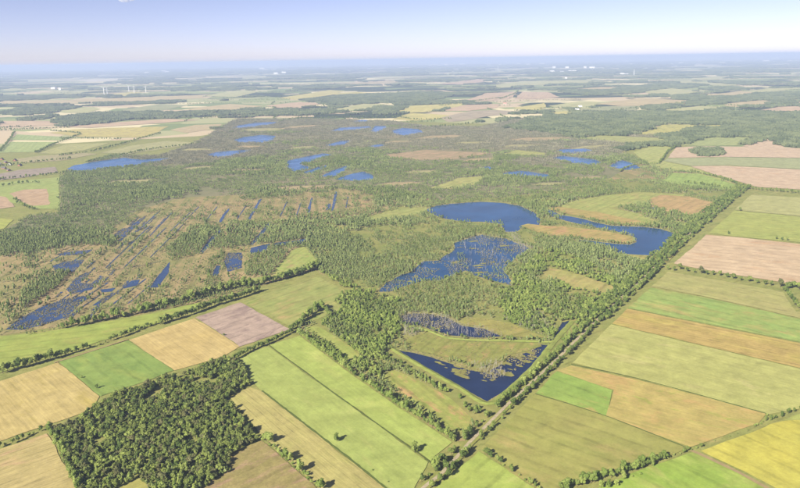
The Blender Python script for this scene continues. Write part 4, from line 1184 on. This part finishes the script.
grn = ~gsel & (fbm(X / 300 + 20, Y / 170 + 44, 4) + np.clip((px - 330) / 900, -.2, .18) + rng.uniform(-.05, .05, X.shape) > .55)
scatter('leafy_forest', 'green_group', X[grn], Y[grn], 'fresh green patches of birch and willow across the far half of the bog', 'birch forest', .7, 1.1, sz=zone(X[grn], Y[grn], .6, 1.1))
k = ~gsel & ~grn & (rng.random(X.shape) < .92)
scatter('birch_forest', 'birch_group', X[k], Y[k], 'grey green birch forest across the far half of the bog', 'birch forest', .75, 1.1, sz=zone(X[k], Y[k], .65, 1.15))
k = gsel & (rng.random(X.shape) < .8)
scatter('bare_birch_forest', 'grey_group', X[k], Y[k], 'grey brown thinly leaved birches across the far half of the bog', 'birch forest', .6, 1.0)

# undergrowth tussocks on the tan moor and in the flooded parts
def poly_points(poly, sp, thr, scale=30):
    x0, x1, y0, y1 = bbox(poly)
    X, Y = jgrid(x0, x1, y0, y1, sp, .5)
    px, py = P(X, Y)
    k = inpoly(px, py, poly) & (fbm(X / scale + 31, Y / scale, 3) > thr)
    return X[k], Y[k], px[k], py[k]

FL = [LAKES[1], LAKES[5], [(6, 334), (15, 320), (40, 306), (84, 294), (94, 296), (78, 308), (60, 322), (24, 332)]]
XS, YS = [], []
for poly, sp, thr, sc in ((LAKES[1], 4.6, .50, 26), (LAKES[5], 3.6, .46, 18), (CUT[0][0], 3.2, .40, 12), (CUT[1][0], 3.2, .42, 12), (CUT[2][0], 3.6, .42, 12), (CUT[3][0], 3.6, .42, 12), (CUT[4][0], 3.8, .42, 14),
                          *[(q, 2.6, .36, 8) for q in STRIPS], *[(q, 2.8, .44, 10) for q in DITCHES[:7]], (CUT[5][0], 3.2, .40, 12), (CUT[16][0], 3.2, .48, 14), (LAKES[20], 9, .40, 30), ([(440, 360), (480, 371), (498, 366), (512, 357), (545, 346), (535, 358), (508, 376), (484, 380), (460, 374)], 3.2, .52, 16)):
    a, b2, px, py = poly_points(poly, sp, thr, sc)
    XS.append(a); YS.append(b2)
scatter('flooded_tussocks', 'tussock', np.concatenate(XS), np.concatenate(YS), 'pale grass tussocks standing in the flooded bog', 'tussocks', .6, 1.25, .8)
XS, YS = [], []
for poly, sp, thr, sc in ((LAKES[1], 11, .47, 40), (LAKES[5], 4.6, .40, 20), ([(506, 232), (516, 234), (534, 250), (520, 250)], 5, .3, 20), ([(398, 336), (404, 328), (424, 332), (412, 338)], 4, .3, 20),
                          ([(500, 318), (540, 310), (556, 332), (530, 332)], 6, .45, 20), ([(470, 364), (500, 362), (506, 376), (490, 382)], 4.5, .45, 20)):
    a, b2, px, py = poly_points(poly, sp, thr, sc)
    XS.append(a); YS.append(b2)
x_, y_, _, _ = poly_points(LAKES[1], 6, .64, 30)
scatter('drowned_scrub', 'birch', x_, y_, 'drowned birch scrub in clumps across the flooded bog', 'scrub', .3, .6, .7)
scatter('dead_trees', 'dead', np.concatenate(XS), np.concatenate(YS), 'bleached dead birch trunks standing in the flooded bog', 'dead trees', .7, 1.2, .8)
XS, YS = [], []
for poly, sp in ((TANOPEN[0], 6.5), (TANOPEN[1], 5.5), (TANOPEN[2], 5.5), (TANOPEN[9], 4.5), (TANOPEN[10], 4.5)):
    a, b2, px, py = poly_points(poly, sp, .5, 14)
    k = ~in_any(px, py, LAKES)
    XS.append(a[k]); YS.append(b2[k])
scatter('moor_grass', 'tussock', np.concatenate(XS), np.concatenate(YS), 'tan grass tussocks on the open moor', 'moor grass', .6, 1.3, .8)

# ------------------------------------------------------------------ forests and hedges farther off
def far_wood(polys, sp, name, label, smin=.8, smax=1.1, free=True):
    XS, YS = [], []
    for poly in polys:
        x0, x1, y0, y1 = bbox(poly)
        X, Y = jgrid(x0, x1, y0, y1, sp, .4)
        px, py = P(X, Y)
        k = inpoly(px, py, poly)
        X, Y, px, py = X[k], Y[k], px[k], py[k]
        if free:
            k = ~in_any(px, py, SURF)
            X, Y = X[k], Y[k]
        XS.append(X); YS.append(Y)
    return scatter(name, 'clump', np.concatenate(XS), np.concatenate(YS), label, 'forest', smin, smax, .5)

far_wood([[(505, 128), (548, 115), (575, 117), (640, 113), (700, 112), (806, 112), (806, 151), (786, 150), (768, 137), (735, 126), (664, 124), (636, 134), (600, 140), (560, 135)],
          [(662, 134), (700, 128), (760, 127), (766, 138), (745, 137), (706, 138), (680, 146), (640, 150), (620, 150), (640, 143)], [(738, 147), (752, 140), (768, 138), (771, 143), (745, 147)]],
         44, 'far_forest', 'broad dark forest behind the pink strips on the right')
far_wood([[(692, 151), (700, 149.5), (718, 149.5), (724, 152.5), (720, 155.5), (704, 156.5), (696, 154)]], 30, 'copse', 'isolated dark copse in the pink strips', .7, .9, False)
far_wood([[(51, 124), (60, 117), (100, 113), (158, 111), (162, 115), (120, 121), (90, 126), (60, 127)], [(0, 123), (48, 115), (60, 116), (40, 120), (0, 124)], [(0, 114), (20, 108), (80, 107), (60, 112), (20, 116)]],
         48, 'far_wood', 'dark block of wood far on the left')
far_wood([[(300, 100), (350, 95), (420, 92), (460, 94), (440, 99), (410, 102), (370, 104), (330, 106)]], 52, 'far_plantation', 'broad blue green forest in the far centre')
far_wood([[(560, 92), (640, 86), (668, 82), (700, 87), (640, 93), (590, 96)], [(700, 103), (720, 95), (770, 93), (806, 92), (806, 99), (776, 101), (730, 103)], [(556, 106), (590, 104), (596, 108), (570, 110)]],
         55, 'distant_forest', 'distant dark forest blocks on the right')
def hedge_px(lines, sp, name, label, s0=.5, s1=.9, w=2):
    X, Y, = [], []
    for px in lines:
        pts = smooth_line([U(*p) for p in px], sp)
        for p in pts:
            X.append(p.x + random.uniform(-w, w)); Y.append(p.y + random.uniform(-w, w))
    scatter(name, 'hedge', np.array(X), np.array(Y), label, 'hedge', s0, s1, 1.0)

hedge_px([[(691, 172), (705, 175), (722, 179), (740, 186), (748, 189)], [(748, 189), (770, 191), (806, 194)], [(660, 163), (668, 152), (676, 147)], [(684, 183), (700, 185), (720, 188), (744, 191)], [(620, 172), (634, 166), (660, 164)]],
         8, 'far_hedges', 'hedges around the pink strips on the right', .9, 1.4)
hedge_px([[(0, 180), (30, 177), (58, 174)], [(0, 187), (20, 184), (40, 183)], [(15, 200), (26, 208), (36, 210)], [(0, 167), (30, 163), (70, 159)], [(60, 138.5), (90, 139), (120, 139.5)], [(36, 153), (58, 143), (70, 139)],
          [(60, 156), (90, 152), (120, 145), (144, 138), (160, 134)], [(88, 162), (120, 156), (150, 150), (190, 145), (200, 143)], [(0, 152), (10, 140), (14, 133)], [(62, 140), (80, 134), (50, 131)], [(0, 131), (40, 129), (70, 128)]],
         9, 'left_hedges', 'hedges between the fields on the far left', .9, 1.5, 5)
hedge_px([[(415, 128), (450, 126), (478, 123)], [(396, 117), (420, 120), (450, 119)], [(500, 99), (514, 94), (518, 91)], [(470, 102), (500, 98), (516, 98)], [(540, 109), (560, 108), (600, 108)], [(610, 111), (650, 107), (680, 109)],
          [(280, 122), (300, 118), (350, 112), (400, 108)], [(200, 119), (240, 114), (300, 111)], [(440, 106), (470, 103), (510, 102)], [(650, 106), (690, 103), (740, 106)], [(700, 106), (740, 108), (780, 105)]],
         14, 'distant_hedges', 'thin dark hedges between the distant fields', 1.0, 1.8, 9)

# patchwork of woods out to the haze
Xf, Yf = [], []
for sp, ya, yb in ((48, 4200, 9000), (62, 9000, 15000), (90, 15000, 24000), (150, 24000, 42000)):
    X, Y = jgrid(-yb * .66, yb * .66, ya, yb, sp, .4)
    k = np.abs(X) < Y * .66
    X, Y = X[k], Y[k]
    px, py = P(X, Y)
    cell = _tab[(np.floor((X + Y * .15) / 300).astype(int)) & 255, (np.floor((Y - X * .1) / 180).astype(int)) & 255]
    if ya >= 15000:          # wider blocks of wood and farmland towards the horizon
        cell = _tab[(np.floor(X / 1600).astype(int)) & 255, (np.floor((Y - X * .1) / 1300).astype(int)) & 255]
    f = fbm(X / 1500 + 3, Y / 800 + 8, 4) + (cell - .5) * .30
    k = (f > .635) & (py < 131) & ~inpoly(px, py, BOG) & ~in_any(px, py, SURF)
    Xf.append((X[k], Y[k], sp))
for (X, Y, sp), nm, lab in zip(Xf, ('patch_woods', 'outer_woods', 'outermost_woods', 'horizon_woods'), ('patches of woodland between the far fields', 'woods in the hazy distance', 'faint blue woods below the horizon', 'faintest blue woods fading into the horizon')):
    scatter(nm, 'clump', X, Y, lab, 'woods', sp / 52, sp / 42, .5, None)

XS, YS = [], []
for _ in range(260):
    r_ = random.uniform(4300, 15000)
    x_ = random.uniform(-.62, .62) * r_
    a_ = random.choice((.12, .12, 1.69)) + random.uniform(-.12, .12)
    L_ = random.uniform(200, 900)
    t_ = np.arange(-L_ / 2, L_ / 2, 13)
    XS.append(x_ + t_ * math.cos(a_) + rng.uniform(-4, 4, len(t_))); YS.append(r_ + t_ * math.sin(a_) + rng.uniform(-4, 4, len(t_)))
XS, YS = np.concatenate(XS), np.concatenate(YS)
px, py = P(XS, YS)
k = ~inpoly(px, py, BOG) & ~in_any(px, py, SURF) & (py < 131) & (rng.random(len(px)) < .85)
scatter('farmland_hedges', 'hedge', XS[k], YS[k], 'thin dark hedge lines dividing the far farmland', 'hedge', .9, 1.7, .6)

# ------------------------------------------------------------------ wind turbines
tw = plain('turbine_white', (.8, .8, .8, 1), .4, .05, .1)
def turbine(x, y, h, ph, label):
    p = U(x, y)
    r = link(bpy.data.objects.new('wind_turbine', None))
    r.location = (p.x, p.y, 0)
    r.rotation_euler = (0, 0, random.uniform(-.4, .4))
    tag(r, label, 'wind turbine', 'wind turbines on the left')
    g = Geo(); g.tube((0, 0, 0), (0, 0, h), 4.2, 2.2, 14); mesh_obj('tower', g.v, g.f, tw, r)
    g = Geo(); g.tube((0, 6, h + 1.5), (0, -5, h + 1.5), 2.6, 2.2, 8); g.blob((0, -6, h + 1.5), (1.9, 2.6, 1.9), ICO2, 0); mesh_obj('nacelle', g.v, g.f, tw, r)
    for k in range(3):
        a = ph + k * 2 * math.pi / 3
        L = h * .55
        c, s = math.cos(a), math.sin(a)
        v = []
        for t, w, th in ((.03, 1.2, 1.1), (.18, 2.8, .8), (.6, 1.7, .4), (1, .3, .12)):
            for du, dv in ((-w * .3, 0), (0, th / 2), (w * .7, 0), (0, -th / 2)):
                v.append((c * t * L - s * du, -6.5 + dv, h + 1.5 + s * t * L + c * du))
        f = [(4 * i + j, 4 * i + (j + 1) % 4, 4 * i + 4 + (j + 1) % 4, 4 * i + 4 + j) for i in range(3) for j in range(4)] + [(3, 2, 1, 0), (12, 13, 14, 15)]
        mesh_obj('blade', v, f, tw, r)
for x, y, h, ph, lab in ((104.3, 95, 95, .5, 'left wind turbine of the close pair'), (107.6, 95.6, 85, 1.2, 'right wind turbine of the close pair'), (129, 91.5, 80, .2, 'leftmost wind turbine of the farther group'),
                         (134.3, 92.5, 85, 1.5, 'second wind turbine of the farther group'), (146, 92, 70, .9, 'rightmost wind turbine of the farther group')):
    turbine(x, y, h, ph, lab)

# masts far away
def mast(x, y, h, lab):
    p = U(x, y)
    g = Geo()
    for sx_, sy_ in ((-1, -1), (1, -1), (1, 1), (-1, 1)):
        g.tube((sx_ * 7, sy_ * 7, 0), (sx_ * 1.0, sy_ * 1.0, h), 1.6, 1.0, 4)
    for k in range(9):
        z = h * k / 9; w = 7 - 6 * k / 9
        for q in range(4):
            a, b = [(-1, -1), (1, -1), (1, 1), (-1, 1)][q], [(-1, -1), (1, -1), (1, 1), (-1, 1)][(q + 1) % 4]
            w2 = 7 - 6 * (k + 1) / 9
            g.tube((a[0] * w, a[1] * w, z), (b[0] * w2, b[1] * w2, h * (k + 1) / 9), .6, .6, 3)
    o = mesh_obj('radio_mast', g.v, g.f, tw)
    o.location = (p.x, p.y, 0)
    tag(o, lab, 'mast')
mast(498, 70, 150, 'pale mast near the horizon right of centre')
mast(634, 75, 120, 'pale mast near the horizon on the right')

# ------------------------------------------------------------------ houses and halls
roof_red = plain('roof_tile', (.30, .11, .07, 1), .85, .3, .4)
roof_dark = plain('roof_slate', (.10, .095, .10, 1), .8, .3, .4)
roof_pale = plain('roof_sheet', (.72, .72, .72, 1), .5, .1, .1)
wall_w = plain('wall_render', (.74, .72, .68, 1), .85, .12, .3)
wall_b = plain('wall_brick', (.34, .17, .12, 1), .9, .25, .8)
glass = plain('window_glass', (.03, .035, .045, 1), .15, .1, .3, .5)
def house(x, y, L, W, h, rot, wall, roof, label, group, name='farmhouse', cat='house', rise=.45):
    p = U(x, y)
    r = link(bpy.data.objects.new(name, None))
    r.location = (p.x, p.y, 1.3); r.rotation_euler = (0, 0, rot)
    tag(r, label, cat, group)
    l, w, t = L / 2, W / 2, h + W * rise
    v = [(-l, -w, 0), (l, -w, 0), (l, w, 0), (-l, w, 0), (-l, -w, h), (l, -w, h), (l, w, h), (-l, w, h), (-l, 0, t), (l, 0, t)]
    mesh_obj('wall', v, [(0, 1, 5, 4), (1, 2, 6, 9, 5), (2, 3, 7, 6), (3, 0, 4, 8, 7)], wall, r)
    e, k = .6, .5
    a = [(-l - e, -w - e, h - e * rise * 2), (l + e, -w - e, h - e * rise * 2), (l + e, 0, t), (-l - e, 0, t), (-l - e, w + e, h - e * rise * 2), (l + e, w + e, h - e * rise * 2)]
    v = [(q[0], q[1], q[2] + .05) for q in a] + [(q[0], q[1], q[2] + k) for q in a]
    mesh_obj('roof', v, [(6, 7, 8, 9), (9, 8, 11, 10), (0, 1, 7, 6), (5, 4, 10, 11), (0, 6, 9, 3), (3, 9, 10, 4), (1, 2, 8, 7), (2, 5, 11, 8)], roof, r)
    if L < 40:
        for sx_ in (-.55, 0, .55):
            g = Geo()
            c = sx_ * l
            mesh_obj('window', [(c - .7, -w - .04, 1), (c + .7, -w - .04, 1), (c + .7, -w - .04, 2.3), (c - .7, -w - .04, 2.3), (c - .7, -w + .1, 1), (c + .7, -w + .1, 1), (c + .7, -w + .1, 2.3), (c - .7, -w + .1, 2.3)],
                     [(0, 1, 2, 3), (0, 4, 5, 1), (2, 6, 7, 3), (1, 5, 6, 2), (0, 3, 7, 4)], glass, r)
hs = [(2, 160), (6, 163), (10, 165), (15, 161), (4, 169), (9, 171), (20, 166), (1, 165)]
for i, (x, y) in enumerate(hs):
    house(x, y, random.uniform(14, 24), random.uniform(9, 12), 3.2, random.uniform(0, 3), random.choice([wall_w, wall_b]), random.choice([roof_dark, roof_dark, wall_b]), 'farm building in the village at the left edge', 'village at the left edge')
vil = [(293, 111, 1), (286, 112, 0), (300, 112.5, 0), (278, 112, 0), (305, 113, 1), (268, 110, 0), (262, 112, 0), (312, 111, 0), (318, 113, 1), (254, 113, 0)]
for x, y, rd in vil:
    house(x, y, random.uniform(18, 34), random.uniform(11, 15), 4, random.uniform(-.4, .4), wall_w if not rd else wall_b, roof_red if rd or random.random() < .4 else roof_dark, 'house of the red roofed village beyond the lakes', 'red roofed village')
for x, y in ((724, 99), (730, 99.5), (738, 98), (745, 99), (752, 97), (760, 98), (768, 97), (716, 101), (580, 107), (577, 110), (505, 104), (686, 104), (696, 103)):
    house(x, y, random.uniform(18, 36), random.uniform(11, 16), 4, random.uniform(-.4, .4), wall_w, random.choice([roof_red, roof_dark, roof_pale]), 'farmstead in the hedged fields far on the right', 'far farmsteads on the right')
city = [(431, 66), (436, 65.5), (440, 66), (446, 65), (452, 65.5), (462, 65), (488, 65), (500, 65.5), (516, 65), (519, 64.6), (528, 65), (542, 64.5), (552, 72), (554, 68), (567, 68), (570, 72), (562, 72.6), (574, 71.5), (586, 63.6), (590, 63.2), (585, 68), (592, 68),
        (627, 61.8), (631, 65), (626, 75), (622, 75), (672, 65), (681, 64.4), (766, 61.6), (775, 58.4), (790, 62), (797, 62), (262, 69), (284, 73.5), (276, 74), (167, 73), (164, 72), (147, 74), (124, 74), (60, 90), (54, 89), (566, 79), (722, 64), (700, 62)]
for i, (x, y) in enumerate(city):
    d = U(x, y).length
    L = random.uniform(1.8, 5) * d / FP
    house(x, y, L, L * random.uniform(.35, .6), min(60, d / FP * random.uniform(1.0, 1.8)), random.uniform(-.3, .3), wall_w, roof_pale, 'large white hall on the hazy plain near the horizon', 'white halls near the horizon', 'industrial_hall', 'hall', .12)

# ------------------------------------------------------------------ a wisp of cloud at the top left
cm = NT('cloud_vapour')
cm.t.nodes.remove(cm.bsdf)
pv = cm.n.new('ShaderNodeVolumePrincipled')
pv.inputs['Color'].default_value = (1, 1, 1, 1)
cm.L(cm.math('MULTIPLY', cm.ramp01(cm.noise(1 / 180, 4, .6), .35, .62), .004), pv.inputs['Density'])
cm.L(pv.outputs[0], cm.out.inputs['Volume'])
g = Geo()
for k in range(9):
    g.blob((rng.uniform(-260, 260), rng.uniform(-150, 150), rng.uniform(-40, 90)), (rng.uniform(90, 190), rng.uniform(90, 170), rng.uniform(60, 120)), ICO2, .12)
cl = mesh_obj('cloud', g.v, g.f, cm.m)
cl.location = (-9200, 24000, 2540)
tag(cl, 'small white cloud wisp cut by the top edge on the left', 'cloud')

# ------------------------------------------------------------------ the air between
hz = NT('haze')
hz.t.nodes.remove(hz.bsdf)
vol = hz.n.new('ShaderNodeVolumePrincipled')
vol.inputs['Color'].default_value = (.47, .58, .87, 1)
vol.inputs['Density'].default_value = 6.0e-5
vol.inputs['Anisotropy'].default_value = 0.0
hz.L(vol.outputs[0], hz.out.inputs['Volume'])
B, z0, z1 = 110000, -1.0, ALT + 40
v = [(-B, -B, z0), (B, -B, z0), (B, B, z0), (-B, B, z0), (-B, -B, z1), (B, -B, z1), (B, B, z1), (-B, B, z1)]
tag(mesh_obj('haze', v, [(3, 2, 1, 0), (4, 5, 6, 7), (0, 1, 5, 4), (1, 2, 6, 5), (2, 3, 7, 6), (3, 0, 4, 7)], hz.m), 'pale blue summer haze over the plain', 'haze', kind='stuff')
print(counts)
